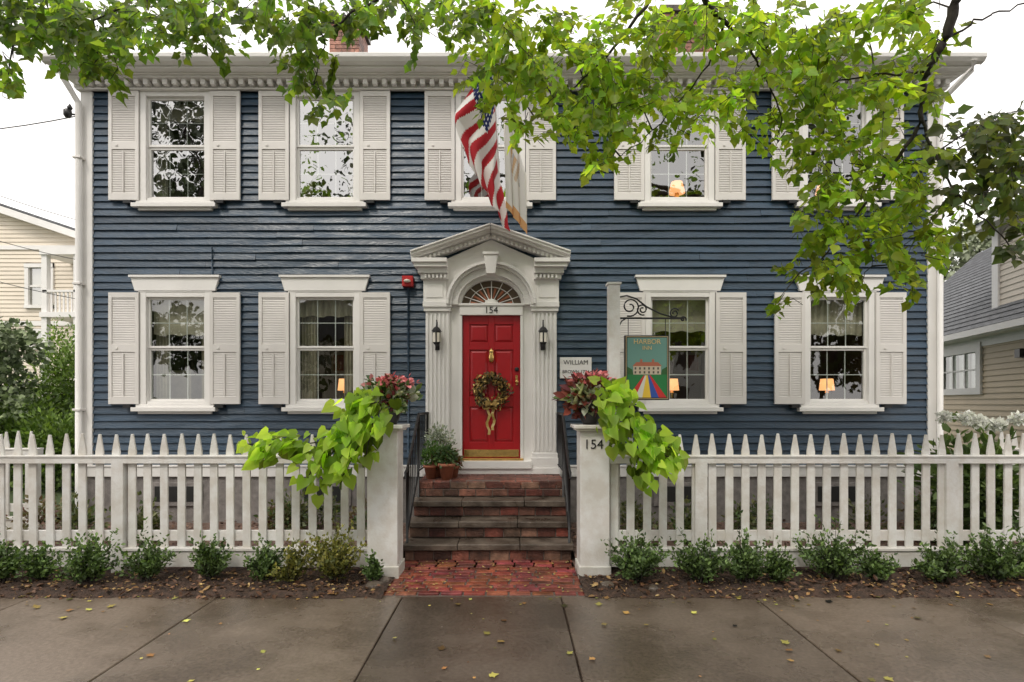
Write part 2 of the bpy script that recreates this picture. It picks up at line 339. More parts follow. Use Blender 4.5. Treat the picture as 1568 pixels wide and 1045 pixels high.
# windows & shutters
mt=MB(); mg=MB(); mr=MB(); ms=MB()
PX=8.38/7.78
for (c,z0,z1,kind,i) in wins:
    hw=.475; cw=.078
    mt.box(c-hw,c-hw+cw,-.05,.08,z0,z1,'white'); mt.box(c+hw-cw,c+hw,-.05,.08,z0,z1,'white')
    tz=.062
    mt.box(c-hw+cw,c+hw-cw,-.047,.08,z1-tz,z1,'white')
    mt.box(c-hw+cw,c+hw-cw,-.03,.1,z0,z0+.04,'white')
    mt.box(c-.57,c+.57,-.105,.05,z0-.10,z0-.045,'white'); mt.box(c-.53,c+.53,-.06,.05,z0-.045,z0-.001,'white'); mt.box(c-.50,c+.50,-.06,.04,z0-.135,z0-.10,'white')
    a,b=c-hw+cw,c+hw-cw; s0,s1=z0+.04,z1-tz; mid=(s0+s1)/2
    for (p,q,yy) in ((s0,mid+.015,.035),(mid+.0155,s1,.018)):
        fr=.03
        mt.box(a,a+fr,yy-.02,yy+.02,p,q,'white'); mt.box(b-fr,b,yy-.02,yy+.02,p,q,'white')
        mt.box(a+fr,b-fr,yy-.019,yy+.02,p,p+fr,'white'); mt.box(a+fr,b-fr,yy-.019,yy+.02,q-fr,q,'white')
        for j in (1,2):
            xm=a+fr+(b-a-2*fr)*j/3; mt.box(xm-.006,xm+.006,yy+.004,yy+.018,p+fr,q-fr,'white')
        zm=(p+q)/2; mt.box(a+fr,b-fr,yy+.0045,yy+.017,zm-.006,zm+.006,'white')
        o=yy
        ti=[random.uniform(-.0025,.0025) for _ in range(4)]
        mg.add([(a+fr,o+ti[0],p+fr),(b-fr,o+ti[1],p+fr),(b-fr,o+ti[2],q-fr),(a+fr,o+ti[3],q-fr)],[(0,1,2),(0,2,3)],('glassU' if i<3 else 'glassD') if kind=='U' else 'glass')
    if kind=='L':
        hp=[(c-.545,z1+.02),(c+.545,z1+.02),(c+.60,z1+.20),(c-.60,z1+.20)]
        mt.prism(hp,-.06,.02,'white'); mt.box(c-.615,c+.615,-.085,.02,z1+.20,z1+.232,'white'); mt.box(c-.5,c+.5,-.052,.02,z1,z1+.019,'white')
    else: mt.box(c-hw-.01,c+hw+.01,-.06,.02,z1,z1+.010,'white')
    r0,r1,rz0,rz1,ry=c-.8,c+.8,z0-.5,z1+.12,1.5
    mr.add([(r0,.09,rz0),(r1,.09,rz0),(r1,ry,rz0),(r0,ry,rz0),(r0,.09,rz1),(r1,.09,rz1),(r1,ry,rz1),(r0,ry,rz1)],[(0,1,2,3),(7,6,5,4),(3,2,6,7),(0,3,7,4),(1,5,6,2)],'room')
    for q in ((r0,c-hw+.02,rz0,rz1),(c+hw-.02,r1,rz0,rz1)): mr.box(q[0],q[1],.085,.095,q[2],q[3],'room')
    def drape(x0,x1,za,zb,y,k='curtain',amp=.018,fr=60):
        nn=40; vs=[];fs=[]
        for j in range(nn+1):
            xx=x0+(x1-x0)*j/nn; yy=y+amp*math.sin(j*fr/nn*.9+c*3)
            vs+=[(xx,yy,za+.012*math.sin(j*.5+c)),(xx,yy,zb)]
        for j in range(nn): fs.append((2*j,2*j+2,2*j+3,2*j+1))
        mr.add(vs,fs,k,(1,1,1),True)
    if kind=='L':
        if i==0: drape(a,b,s1-.50,s1,.13,amp=.006,fr=12); drape(a,a+.16,s0,s1,.2,amp=.02,fr=24); drape(b-.16,b,s0,s1,.2,amp=.02,fr=24)
        if i==1: drape(a,b,s1-.24,s1,.13,amp=.02); drape(a,a+.2,s0,s1,.2,amp=.02,fr=30); drape(b-.2,b,s0,s1,.2,amp=.02,fr=30)
        if i==2: drape(a,b,s1-.45,s1,.13,amp=.006,fr=10); drape(a,a+.12,s0,s1,.2,amp=.02,fr=24)
        if i==3: drape(a,b,s1-.50,s1,.13,amp=.02)
        lx=({1:c+.26,2:c-.10,3:c-.15}.get(i,c+.15))*PX; lz=s0+.04
        if i:
            mr.lathe([(.105,0),(.085,.17)],lx,.6,lz+.12,'lamp',16); mr.lathe([(.045,0),(.02,.03),(.035,.08),(.012,.12)],lx,.6,lz,'brass',12)
            mr.box(lx-.3,lx+.3,.45,.9,lz-.05,lz-.001,'bark')
        else: mr.box(lx-.25,lx+.1,.5,.9,rz0,s0+.45,'curtain')
        mr.box(c*1.19+.10,c*1.19+.34,1.44,1.48,s0+.45,s0+.8,'curtain'); mr.box(c*1.19+.14,c*1.19+.30,1.43,1.44,s0+.5,s0+.75,'terra')
    else:
        if i<2: drape(a,b,s1-.25,s1,.16,amp=.005,fr=8)
        if i in (0,1): drape(a,a+.14,s0,s1,.2,amp=.02,fr=24); drape(b-.14,b,s0,s1,.2,amp=.02,fr=24)
        if i==3:
            mr.lathe([(.12,0),(.08,.16)],(c-.05)*PX,.5,s0+.26,'lamp',16); mr.lathe([(.05,0),(.03,.2)],(c-.05)*PX,.5,s0+.06,'brass',12)
        if i==4: mr.lathe([(.12,0),(.08,.16)],(c-.2)*PX,.5,s0+.26,'lamp',16)
    for sx in (-1,1):
        a0=c+sx*(hw+.008); b0=c+sx*(hw+.415); x0,x1=min(a0,b0),max(a0,b0); za,zb=z0+.0,z1-.005
        ya,yb=-.075,-.04; st=.045; t0=random.uniform(.94,1.03); tc_=(t0,t0,t0)
        ms.box(x0,x0+st,ya,yb,za,zb,'shutter',tc_); ms.box(x1-st,x1,ya,yb,za,zb,'shutter',tc_)
        mz=za+(zb-za)*.50; rails=[(za,za+.09),(mz-.05,mz+.05),(zb-.07,zb)]
        for p,q in rails: ms.box(x0+st,x1-st,ya+.001,yb,p,q,'shutter',tc_)
        for (p,q) in ((za+.09,mz-.05),(mz+.05,zb-.07)):
            z=p+.004; 
            while z<q-.01:
                ms.obox(((x0+x1)/2,-.058,z+.011),((x1-x0)/2-st,0,0),(0,-.006,-.0125),(0,-.0025,.0015),'shutter',tc_); z+=.0235
            if p<mz-.2: ms.box((x0+x1)/2-.006,(x0+x1)/2+.006,-.082,-.070,p+.02,q-.02,'shutter')
            ms.box(x0+st,x1-st,-.044,-.040,p,q,'shutter')
        xm=(x0+x1)/2-sx*.06
        ms.box(xm-.05,xm+.05,-.10,-.03,za-.05,za-.012,'iron'); ms.box(x0+.1,x0+.13,-.085,-.075,mz-.01,mz+.01,'shutter')  # dark block below each shutter
mt.done('window_frames',house,.003); mg.done('window_glass',house); mr.done('rooms_and_curtains',house); ms.done('shutters',house)
# ------------------------------------------------------------ entrance
mb=MB()
def beam(p0,p1,th,y0,y1,k):
    dx,dz=p1[0]-p0[0],p1[1]-p0[1]; L=math.hypot(dx,dz); nx,nz=-dz/L*th,dx/L*th
    mb.prism([p0,p1,(p1[0]+nx,p1[1]+nz),(p0[0]+nx,p0[1]+nz)],y0,y1,k)
cz=wz(469)
def arcp(rx,rz,n=28,a0=0,a1=math.pi): return [(dcx+rx*math.cos(a0+(a1-a0)*i/n),cz+rz*math.sin(a0+(a1-a0)*i/n)) for i in range(n+1)]
hw=.915
ap=arcp(.50,.47)
pts=[(dcx+hw,wz(467)),(dcx+hw,wz(415)),(dcx,wz(370)),(dcx-hw,wz(415)),(dcx-hw,wz(467))]+[(dcx-.5,wz(467))]+ap[::-1][1:-1]+[(dcx+.5,wz(467))]
mb.prism(pts[::-1],-.10,.02,'white')
def ring(r0,r1,y0,y1,k='white',n=28):
    A=arcp(*r0);B=arcp(*r1)
    for i in range(n): mb.prism([A[i],B[i],B[i+1],A[i+1]],y0,y1,k)
ring((.41,.35),(.45,.40),-.06,.05); ring((.45,.40),(.53,.50),-.125,.0); ring((.53,.50),(.565,.535),-.17,0.); ring((.565,.535),(.60,.57),-.21,0.)
mb.prism([(dcx-.06,wz(425)),(dcx+.06,wz(425)),(dcx+.09,wz(397)),(dcx-.09,wz(397))],-.25,-.05,'white')
mb.box(dcx-.105,dcx+.105,-.265,-.05,wz(397),wz(393),'white')
for sx in(-1,1):
    xa,xb=sorted((dcx+sx*.605,dcx+sx*.91))
    mb.box(xa,xb,-.14,-.1,wz(466),wz(432),'white')
    mb.box(xa+.04,xb-.04,-.15,-.1,wz(459),wz(439),'white')
    for (pz,qz,e,yy) in ((432,424,.03,-.19),(424,416,.06,-.24),(416,410,.10,-.30),(410,404,.13,-.33)):
        o=sorted((dcx+sx*.575,dcx+sx*(.91+e))); mb.box(o[0],o[1],yy,-.09,wz(pz),wz(qz),'white')
    for j in range(6): xx=dcx+sx*(.61+j*.052); mb.box(xx-.014,xx+.014,-.225,-.19,wz(431),wz(425),'white')
    px0,px1=sorted((dcx+sx*.56,dcx+sx*.885))
    mb.box(px0,px1,-.10,.0,wz(706),wz(467)-.001,'white')
    for j in range(6):
        xx=px0+.025+j*(px1-px0-.05)/5; mb.box(xx-.014,xx+.014,-.118,-.1,wz(690),wz(482),'white')
    mb.box(px0-.02,px1+.02,-.14,0,wz(479),wz(473),'white'); mb.box(px0-.03,px1+.03,-.16,0,wz(473),wz(465),'white')
    mb.box(px0-.02,px1+.02,-.15,0,wz(715),wz(700),'white'); mb.box(px0-.01,px1+.01,-.135,0,wz(700),wz(693),'white')
    c0,c1=sorted((dcx+sx*.395,dcx+sx*.56)); mb.box(c0,c1,-.05,.1,wz(706),wz(467),'white')
    c0,c1=sorted((dcx+sx*.395,dcx+sx*.43)); mb.box(c0,c1,-.075,.1,wz(704),wz(484),'white')
    e=(dcx+sx*1.045,wz(404)); ap_=(dcx,wz(364))
    for (off,th,yy) in ((-.045,.045,-.2),(0,.035,-.29),(.035,.035,-.34),(.07,.02,-.36)):
        p0=(e[0],e[1]+off); p1=(dcx,ap_[1]+off)
        if sx>0: beam(p1,p0,th,yy,.0,'white')
        else: beam(p0,p1,th,yy+.0015,.0,'white')
    for j in range(15):
        t=.05+j*.058; xx=dcx+sx*(t*1.0); zz=ap_[1]-.045+(e[1]-ap_[1])*t/1.045
        mb.box(xx-.016,xx+.016,-.24,-.2,zz-.02,zz+.03,'white')
mb.box(dcx-.43,dcx+.43,-.085,.1,wz(484),wz(470),'white'); mb.box(dcx-.45,dcx+.45,-.10,.1,wz(470),wz(466.5),'white')
mb.prism(arcp(.41,.352),.03,.035,'room')
for a in range(1,8):
    an=math.pi*a/8; mb.tube([(dcx+.1*math.cos(an),.0,cz+.1*math.sin(an)),(dcx+.4*math.cos(an),.0,cz+.34*math.sin(an))],.0065,'white',5)
def arctube(rx,rz,r): mb.tube([(x,-.0,z) for x,z in arcp(rx,rz,20)],r,'white',5)
arctube(.1,.09,.012); arctube(.3,.26,.006)
mb.prism(arcp(.09,.08,12),-.01,.01,'white')
for a in range(8):
    an=math.pi*(a+.5)/8; mb.tube([(dcx+.12*math.cos(an),.02,cz+.11*math.sin(an)),(dcx+.29*math.cos(an),.02,cz+.25*math.sin(an))],[.012,.022],'terra',5)
dx0,dx1=dcx-.395,dcx+.395; dz0,dz1=wz(701),wz(484)
mb.box(dx0,dx1,.0,.05,dz0,dz1,'red')
Wd=dx1-dx0; Hd=dz1-dz0
cs=[(.12,.45),(.55,.88)]; rs=[(.11,.36),(.43,.76),(.81,.94)]
for a,b in((0,.12),(.45,.55),(.88,1)): mb.box(dx0+a*Wd,dx0+b*Wd,-.022,.0,dz0,dz1,'red')
for a,b in((0,.11),(.36,.43),(.76,.81),(.94,1)):
    for p,q in cs: mb.box(dx0+p*Wd,dx0+q*Wd,-.0215,.0,dz0+a*Hd,dz0+b*Hd,'red')
for p,q in cs:
    for a,b in rs: 
        xa,xb,za,zb=dx0+p*Wd,dx0+q*Wd,dz0+a*Hd,dz0+b*Hd; g=.04
        vs=[(xa+.012,-.002,za+.012),(xb-.012,-.002,za+.012),(xb-.012,-.002,zb-.012),(xa+.012,-.002,zb-.012),(xa+g,-.017,za+g),(xb-g,-.017,za+g),(xb-g,-.017,zb-g),(xa+g,-.017,zb-g)]
        mb.add(vs,[(4,5,6,7),(0,1,5,4),(1,2,6,5),(2,3,7,6),(3,0,4,7)],'red')
mb.box(dx0+.02,dx1-.02,-.028,-.0225,dz0+.01,dz0+.11,'brass')
mb.box(dx0-.04,dx1+.04,-.12,.05,dz0-.03,dz0-.002,'brass')
mb.box(dx0-.15,dx1+.15,-.2,.05,dz0-.13,dz0-.031,'white')
mb.box(dcx-.93,dcx+.93,-.17,.0,wz(724),wz(715)-.001,'white')
mb.lathe([(.0,0),(.03,.02),(.045,.08),(.03,.14),(.04,.17),(.0,.21)],dcx,-.03,wz(557),'brass',12)
mb.lathe([(.0,-.025),(.025,-.012),(.028,0),(.025,.012),(0,.025)],dx1-.05,-.07,wz(585),'brass',12); mb.box(dx1-.065,dx1-.035,-.03,-.018,wz(590),wz(575),'brass')
mb.lathe([(.0,-.03),(.028,-.02),(.028,.02),(0,.03)],dx1-.05,-.035,wz(566),'iron',12)
mb.done('front_door_and_pediment',house,.003)
text('154',.125,(dcx,-.09,wz(477)),'black',house,'house_number')
# wreath
wr=empty('door_wreath'); n=900; an=RNG.random(n)*2*math.pi; rr=.185+RNG.normal(size=n)*.035
P=np.stack([dcx+rr*np.cos(an),-.06-RNG.random(n)*.07,wz(600)+rr*np.sin(an)],1)
T=np.stack([-np.sin(an),-.6+0*an,np.cos(an)],1)+rv(n)*.9
C=np.where(RNG.random((n,1))<.42,cols(n,(.34,.20,.05),(.55,.40,.14)),cols(n,(.03,.04,.015),(.13,.07,.03)))
leaves('wreath_leaves',P,T,rv(n)+np.array([0,-1,0]),.035+.03*RNG.random(n),C,OVAL,'litter',wr)
mb=MB(); mb.tube([(dcx+.185*math.cos(a*.2618),-.07,wz(600)+.185*math.sin(a*.2618)) for a in range(25)],.03,'bark',6)
for (sx,ln) in ((-.04,.42),(.03,.36)):
    vs=[];fs=[]
    for j in range(9):
        z=wz(618)-ln*j/8; xx=dcx+sx*(1+.5*math.sin(j*1.5)); yy=-.1+.015*math.sin(j*1.4)
        vs+=[(xx-.018,yy,z),(xx+.018,yy-.01,z)]
    for j in range(8): fs.append((2*j,2*j+1,2*j+3,2*j+2))
    mb.add(vs,fs,'paint',(.40,.27,.08))
for sx in (-1,1):
    mb.add([(dcx,-.13,wz(618)),(dcx+sx*.07,-.16,wz(613)),(dcx+sx*.08,-.14,wz(623)),(dcx,-.12,wz(622))],[(0,1,2,3)],'paint',(.45,.30,.10))
mb.done('wreath_ring_and_ribbon',wr)
for px in (671.5,830.5):
    e=empty('wall_lantern'); mb=MB(); cx=wx(px); zc=wz(521)
    mb.lathe([(.035,0),(.05,.02),(.062,.17),(.075,.175),(.04,.22),(.012,.24),(.008,.29),(0,.3)],cx,-.2,zc-.08,'iron',6,sm=False)
    mb.lathe([(.03,0),(.02,-.03),(.008,-.06),(0,-.07)],cx,-.2,zc-.08,'iron',6)
    for j in range(6):
        an=2*math.pi*(j+.5)/6+.5236; mb.obox((cx+.053*math.cos(an),-.2+.053*math.sin(an),zc+.01),(-.018*math.sin(an),.018*math.cos(an),0),(.003*math.cos(an),.003*math.sin(an),0),(0,0,.062),'frost')
    mb.tube([(cx,-.12,zc+.05),(cx,-.15,zc+.22),(cx,-.2,zc+.24),(cx,-.2,zc+.2)],.009,'iron',6)
    mb.box(cx-.03,cx+.03,-.125,-.117,zc-.15,zc+.12,'iron'); mb.tube([(cx,-.12,zc-.1),(cx,-.16,zc-.14),(cx,-.2,zc-.11)],.007,'iron',6)
    mb.done('lantern_body',e)
e=empty('house_plaque_sign'); mb=MB(); mb.box(wx(857),wx(905),-.06,-.03,wz(580),wz(548),'white'); mb.done('plaque_board',e,.003)
pc=wx(881)
text('WILLIAM',.085,(pc,-.064,wz(556)),'black',e,ext=.001); text('BROWN 1784',.06,(pc,-.064,wz(570)),'black',e,ext=.001)
e=empty('fire_alarm_bell'); mb=MB(); cx=wx(626)
mb.box(cx-.075,cx+.075,-.11,-.02,wz(441),wz(425),'bell')
mb.lathe([(.0,0),(.045,.01),(.05,.03),(.0,.05)],cx,-.13,wz(436),'frost',12)
mb.done('alarm_box',e,.006); 
mb=MB(); mb.tube([(cx,-.045,wz(441)),(cx,-.045,wz(700))],.012,'blue',8,(1.1,1.1,1.1)); mb.done('conduit_pipe',house)
mb=MB(); mb.tube([(wx(327),-.04,wz(380)),(wx(327),-.04,wz(424))],.008,'blue',6,(1.1,1.1,1.1)); mb.done('cable_pipe',house)
e=empty('letter_box'); mb=MB(); mb.box(wx(857),wx(872),-.12,-.03,wz(612),wz(594),'iron'); mb.box(wx(858),wx(871),-.125,-.12,wz(606),wz(600),'bell'); mb.done('box_body',e,.004)
e=empty('security_camera'); mb=MB(); a=(XL-.16,-.1,wz(180)); mb.tube([(XL-.02,-.02,wz(178)),a],.012,'iron'); mb.lathe([(.03,-.05),(.05,-.02),(.05,.04),(.03,.06)],a[0],a[1],a[2],'iron',10); mb.lathe([(.02,0),(.035,.03),(.0,.09)],a[0]+.03,a[1],a[2]+.05,'iron',10); mb.done('camera_body',e)
# ------------------------------------------------------------ steps
e=empty('front_steps'); mb=MB()
sxl,sxr=-1.17,.655; hs=[.19,.375,.56,.75]; ys=[-1.69,-1.42,-1.14,-.87]
def bricks_front(x0,x1,y,z0,z1,rows,L=.2,g=.009):
    h=(z1-z0-g*(rows+1))/rows
    mb.box(x0+.003,x1-.003,y+.006,y+.1,z0,z1,'mortar',(.7,.7,.7))
    for r in range(rows):
        x=x0-random.choice((0,.1)) ; z=z0+g+r*(h+g)
        while x<x1:
            l_=L*random.uniform(.85,1.1); a,b=max(x,x0),min(x+l_,x1)
            if b-a>.02: 
                t=random.uniform(.3,1.05); q=random.uniform(.9,2.2); mb.box(a,b,y-random.uniform(0,.006),y+.09,z+random.uniform(-.002,.002),z+h,'brick',(t,t*q,t*q))
            x+=l_+g
z0=0
for i,(z,y) in enumerate(zip(hs,ys)):
    top=i==3
    th=.065 if not top else .0
    bricks_front(sxl+.02,sxr-.02,y+.03,z0,z-th,1 if not top else 2)
    mb.box(sxl+.02,sxr-.02,y+.131,y+.45,0,z-th-.004,'mortar')
    if not top:
        ye=ys[i+1]+.04
        xs_=[sxl-.01,sxl+.62+random.uniform(-.1,.1),sxl+1.28+random.uniform(-.1,.1),sxr+.01]
        for a,b in zip(xs_[:-1],xs_[1:]): mb.box(a+.003,b-.003,y-.01+random.uniform(-.008,.006),ye,z-th,z+random.uniform(-.005,.003),'stone')
    z0=z
mb.box(sxl+.02,sxr-.02,-.74,-.18,.0,.742,'mortar')
r=0; y=-.84
while y<-.2:
    x=sxl+.02-(.1 if r%2 else 0)
    while x<sxr-.02:
        a,b=max(x,sxl+.02),min(x+.19,sxr-.02)
        if b-a>.02:
            t=random.uniform(.4,.95); mb.box(a,b,y,y+.09,.70,.752+random.uniform(-.003,.003),'brick',(t,t*1.2,t*1.2))
        x+=.2
    y+=.1; r+=1
mb.done('brick_and_stone_steps',e,.006)
for xr in (sxl+.035,sxr-.035):
    e=empty('iron_handrail'); mb=MB()
    def rz(y): return 1.57 if y>-.87 else 1.57-(-.87-y)*(.55/.70)
    def fz(y): return .75 if y>-.84 else (.56 if y>-1.11 else (.375 if y>-1.4 else .19))
    mb.tube([(xr,-.1,1.57),(xr,-.87,1.57),(xr,-1.62,rz(-1.62)),(xr,-1.72,rz(-1.62)-.02),(xr,-1.74,rz(-1.62)-.08)],.016,'iron',8)
    mb.tube([(xr,-.1,.88),(xr,-.87,.88),(xr,-1.62,.88-.75*.55/.7)],.011,'iron',6)
    y=-.12
    while y>-1.62:
        big=abs(y+.12)<.01 or abs(y+.86)<.07 or y<-1.55
        mb.tube([(xr,y,(fz(y) if big else rz(y)-.67)),(xr,y,rz(y))],.012 if big else .007,'iron',6); y-=.107
    mb.tube([(xr,-1.62,.19),(xr,-1.62,rz(-1.62))],.014,'iron',8)
    mb.done('rail_and_balusters',e)
def pot(px,d,z,r,h,pr,ca,cb,n=350,ls=.05):
    e=empty('potted_plant'); x=(px-784)*d/F; y=d-D0; mb=MB()
    mb.lathe([(r*.65,0),(r*.95,h*.8),(r*1.08,h*.8),(r*1.08,h),(r*.9,h),(r*.85,h*.9)],x,y,z,'terra',18); mb.done('clay_pot',e)
    bush('plant_leaves',(x,y,z+h+pr*.8),(pr,pr,pr*1.1),n,ls,ca,cb,OVAL,'leafs',e)
pot(660,7.2,.752,.09,.17,.14,(.06,.13,.03),(.16,.28,.07)); pot(684,7.1,.752,.10,.20,.12,(.04,.09,.03),(.12,.17,.07))
pot(672,7.42,.752,.12,.34,.17,(.26,.30,.26),(.42,.46,.40),500,.045); pot(695,7.3,.752,.07,.15,.09,(.2,.03,.03),(.12,.17,.05),200)
# ------------------------------------------------------------ ground
mb=MB(); mb.box(-250,250,-250,300,-.5,-.14,'grass'); mb.done('ground')
mb=MB(); mb.box(-200,200,-14.5,-5.6,-.3,-.132,'asphalt'); mb.done('street')
mb=MB(); mb.box(-200,200,-5.6,-5.45,-.3,.0,'curb'); mb.box(-200,200,-14.65,-14.5,-.3,.0,'curb'); mb.box(-200,200,-17,-14.652,-.3,-.004,'curb'); mb.done('granite_kerbs')
mb=MB(); js=[-.965,.43,2.13]
L=js[0]
while L>-40: L-=1.62; js.insert(0,L)
L=js[-1]
while L<40: L+=1.62; js.append(L)
for a,b in zip(js[:-1],js[1:]):
    t=random.uniform(1.0,1.2)
    cxm=(a+b)/2
    if abs(cxm+.3)<.5: t=.76
    elif abs(cxm-1.28)<.3: t=.90
    w=random.uniform(.98,1.03)
    mb.box(a+.005,b-.005,-5.444,-2.76+random.uniform(-.008,.008),-.2,0+random.uniform(-.003,.003),'conc',(t*w,t,t/w))
mb.box(-60,60,-5.44,-2.76,-.25,-.025,'mulch')
mb.done('concrete_sidewalk',None,.006)
mb=MB()
def sheet(x0,x1,y0,y1,z,k,nx=10,ny=10,amp=0):
    vs=[(x0+(x1-x0)*i/nx,y0+(y1-y0)*j/ny+(random.uniform(-.035,.02) if j==0 and amp else 0),(z if j else .002)+random.uniform(-amp,amp)*(1 if j else .1)) for j in range(ny+1) for i in range(nx+1)]
    fs=[(j*(nx+1)+i,j*(nx+1)+i+1,(j+1)*(nx+1)+i+1,(j+1)*(nx+1)+i) for j in range(ny) for i in range(nx)]
    mb.add(vs,fs,k,(1,1,1),True)
sheet(-14,-1.13,-2.80,-2.0,.03,'mulch',220,12,.02); sheet(.64,14,-2.80,-2.0,.03,'mulch',220,12,.02)
mb.done('mulch_bed')
mb=MB(); sheet(-6.6,-1.19,-2.05,.02,.07,'yard',60,24,.015); sheet(.67,6.4,-2.05,.02,.07,'yard',60,24,.015); mb.box(-6.6,6.4,-2.0,.0,-.2,.0,'yard'); mb.done('front_yard_soil')
mb=MB(); sheet(6.4,60,-2.05,60,.05,'grass',40,40,.02); sheet(-60,-6.6,-2.05,60,.05,'grass',40,40,.02); mb.done('side_lawn')
mb=MB(); mb.box(-1.16,.655,-2.76,-1.6,-.2,.0,'mortar'); y=-2.755;r=0
while y<-1.66:
    x=-1.15+random.uniform(-.1,0)
    while x<.65:
        a,b=max(x,-1.15-random.uniform(0,.02)),min(x+.195,.65)
        if b-a>.03:
            t=random.uniform(.55,1.35); zz=.013+random.uniform(-.006,.007)
            mb.obox(((a+b)/2,y+.046,zz-.03),((b-a)/2-.005,random.uniform(-.004,.004),0),(0,.041,0),(random.uniform(-.0006,.0006),0,.03),'brick',(t*1.1,t*random.uniform(.7,1.4),t*random.uniform(.7,1.4)))
        x+=.203
    y+=.094;r+=1
mb.done('brick_path',None,.005)
for (px,py,d,w) in ((573,900,5.2,.16),(588,885,5.35,.12),(930,900,5.2,.13),(1000,922,5.1,.10)):
    x,y,_=W(px,py,d); mb=MB()
    mb.lathe([(w*.45,0),(w*.55,.03),(w*.5,.055),(w*.2,.07)],x,y,0.0,'stone',6,sm=False); o=mb.done('edging_stone',None,.006)
# ------------------------------------------------------------ fence
def picket(mb,x,y,w=.078,zb=.27,zt=1.40,t=.022,c=(1,1,1)):
    q=random.uniform(-.004,.004)
    mb.prism([(x-w/2,zb),(x+w/2,zb),(x+w/2+q,zt-.17),(x+.010+q*1.3,zt),(x-.010+q*1.3,zt),(x-w/2+q,zt-.17)],y-t/2,y+t/2,'fence',c)
def fence(x0,x1,y,posts,name='picket_fence',dz=0):
    e=empty(name); mb=MB(); x=x0+.07
    while x<x1-.03:
        t=random.uniform(.88,1.04); picket(mb,x+random.uniform(-.005,.005),y,zt=1.395+dz+random.uniform(-.009,.009),c=(t,t,t*.99)); x+=.163
    mb.box(x0,x1,y-.045,y+.045,1.105+dz,1.165+dz,'fence'); mb.box(x0,x1,y-.055,y+.055,1.165+dz,1.185+dz,'fence')
    mb.box(x0,x1,y+.0125,y+.06,.33,.43,'fence')
    mb.box(x0,x1,y-.03,y+.03,.08,.24,'fence',(.9,.9,.88)); mb.box(x0,x1,y-.045,y+.045,.24,.27,'fence')
    for p in posts: mb.box(p-.06,p+.06,y-.046,y+.06,.0,1.16+dz,'fence',(.95,.95,.95))
    mb.done('pickets_and_rails',e,.003)
fence(-12,-1.40,-2.12,[-9.4,-6.6,-3.9]); fence(.945,12,-2.12,[1.87,4.35,6.9,9.6])
fence(-12,-5.95,-.6,[-8,-6.05],dz=-.05); fence(5.95,12,-.6,[6.05,8.2],dz=-.05)
for (a,b) in ((-1.405,-1.11),(.66,.945)):
    e=empty('gate_post'); mb=MB(); y0,y1=-2.27,-1.98
    mb.box(a,b,y0,y1,.0,1.43,'fence'); mb.box(a-.015,b+.015,y0-.015,y1+.015,.0,.12,'fence',(.85,.85,.82)); mb.box(a-.03,b+.03,y0-.03,y1+.03,1.43,1.455,'fence'); mb.box(a-.06,b+.06,y0-.06,y1+.06,1.455,1.49,'fence')
    mb.done('post_shaft_and_cap',e,.005)
    if a>0: text('154',.13,(a+.13,y0-.004,1.30),'black',e,'house_number')
def vine(name,paths,d,wd,n,ls):
    e=empty(name); P=[];T=[];C=[];mb=MB()
    for path in paths:
        w=[np.array(W(px,py,d+random.uniform(-.08,.06))) for px,py in path]
        mb.tube([tuple(p) for p in w],.006,'bark',5)
        seg=[np.linalg.norm(w[i+1]-w[i]) for i in range(len(w)-1)]; tot=sum(seg)
        for _ in range(int(n*tot)):
            i=random.choices(range(len(seg)),seg)[0]; t=random.random(); p=w[i]*(1-t)+w[i+1]*t
            o=RNG.normal(size=3)*np.array([wd,.07,wd]); P.append(p+o); T.append((w[i+1]-w[i])/seg[i]*.5+o*4+np.array([0,-.35,-.5]))
            C.append(max(.30,min(1.25,.9-o[1]*6+o[2]*2)))  # shading painted into leaf colour: outer and upper leaves paler, inner ones darker
    m=len(P); T=np.array(T)+rv(m)*.45
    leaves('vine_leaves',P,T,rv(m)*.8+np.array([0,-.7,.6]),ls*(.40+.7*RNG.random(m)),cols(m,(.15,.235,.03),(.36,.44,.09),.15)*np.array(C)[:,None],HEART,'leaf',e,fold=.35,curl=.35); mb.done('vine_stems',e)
vine('sweet_potato_vine',[[(590,612),(550,625),(530,660),(505,700),(495,735)],[(585,618),(548,612),(530,640),(545,690)],[(550,650),(500,675),(440,685),(375,680)],[(560,650),(515,690),(485,705),(470,735)],[(585,625),(570,650),(560,700)],[(470,690),(420,672),(395,695)],[(550,680),(530,720),(520,738)]],5.28,.055,80,.125)
vine('sweet_potato_vine',[[(920,615),(950,600),(968,630),(985,680),(985,725)],[(925,620),(935,650),(950,695)],[(955,630),(1000,670),(1040,695)],[(960,650),(1000,690),(1010,715)],[(915,610),(935,590),(950,610)],[(1000,690),(1035,705)]],5.28,.05,85,.125)
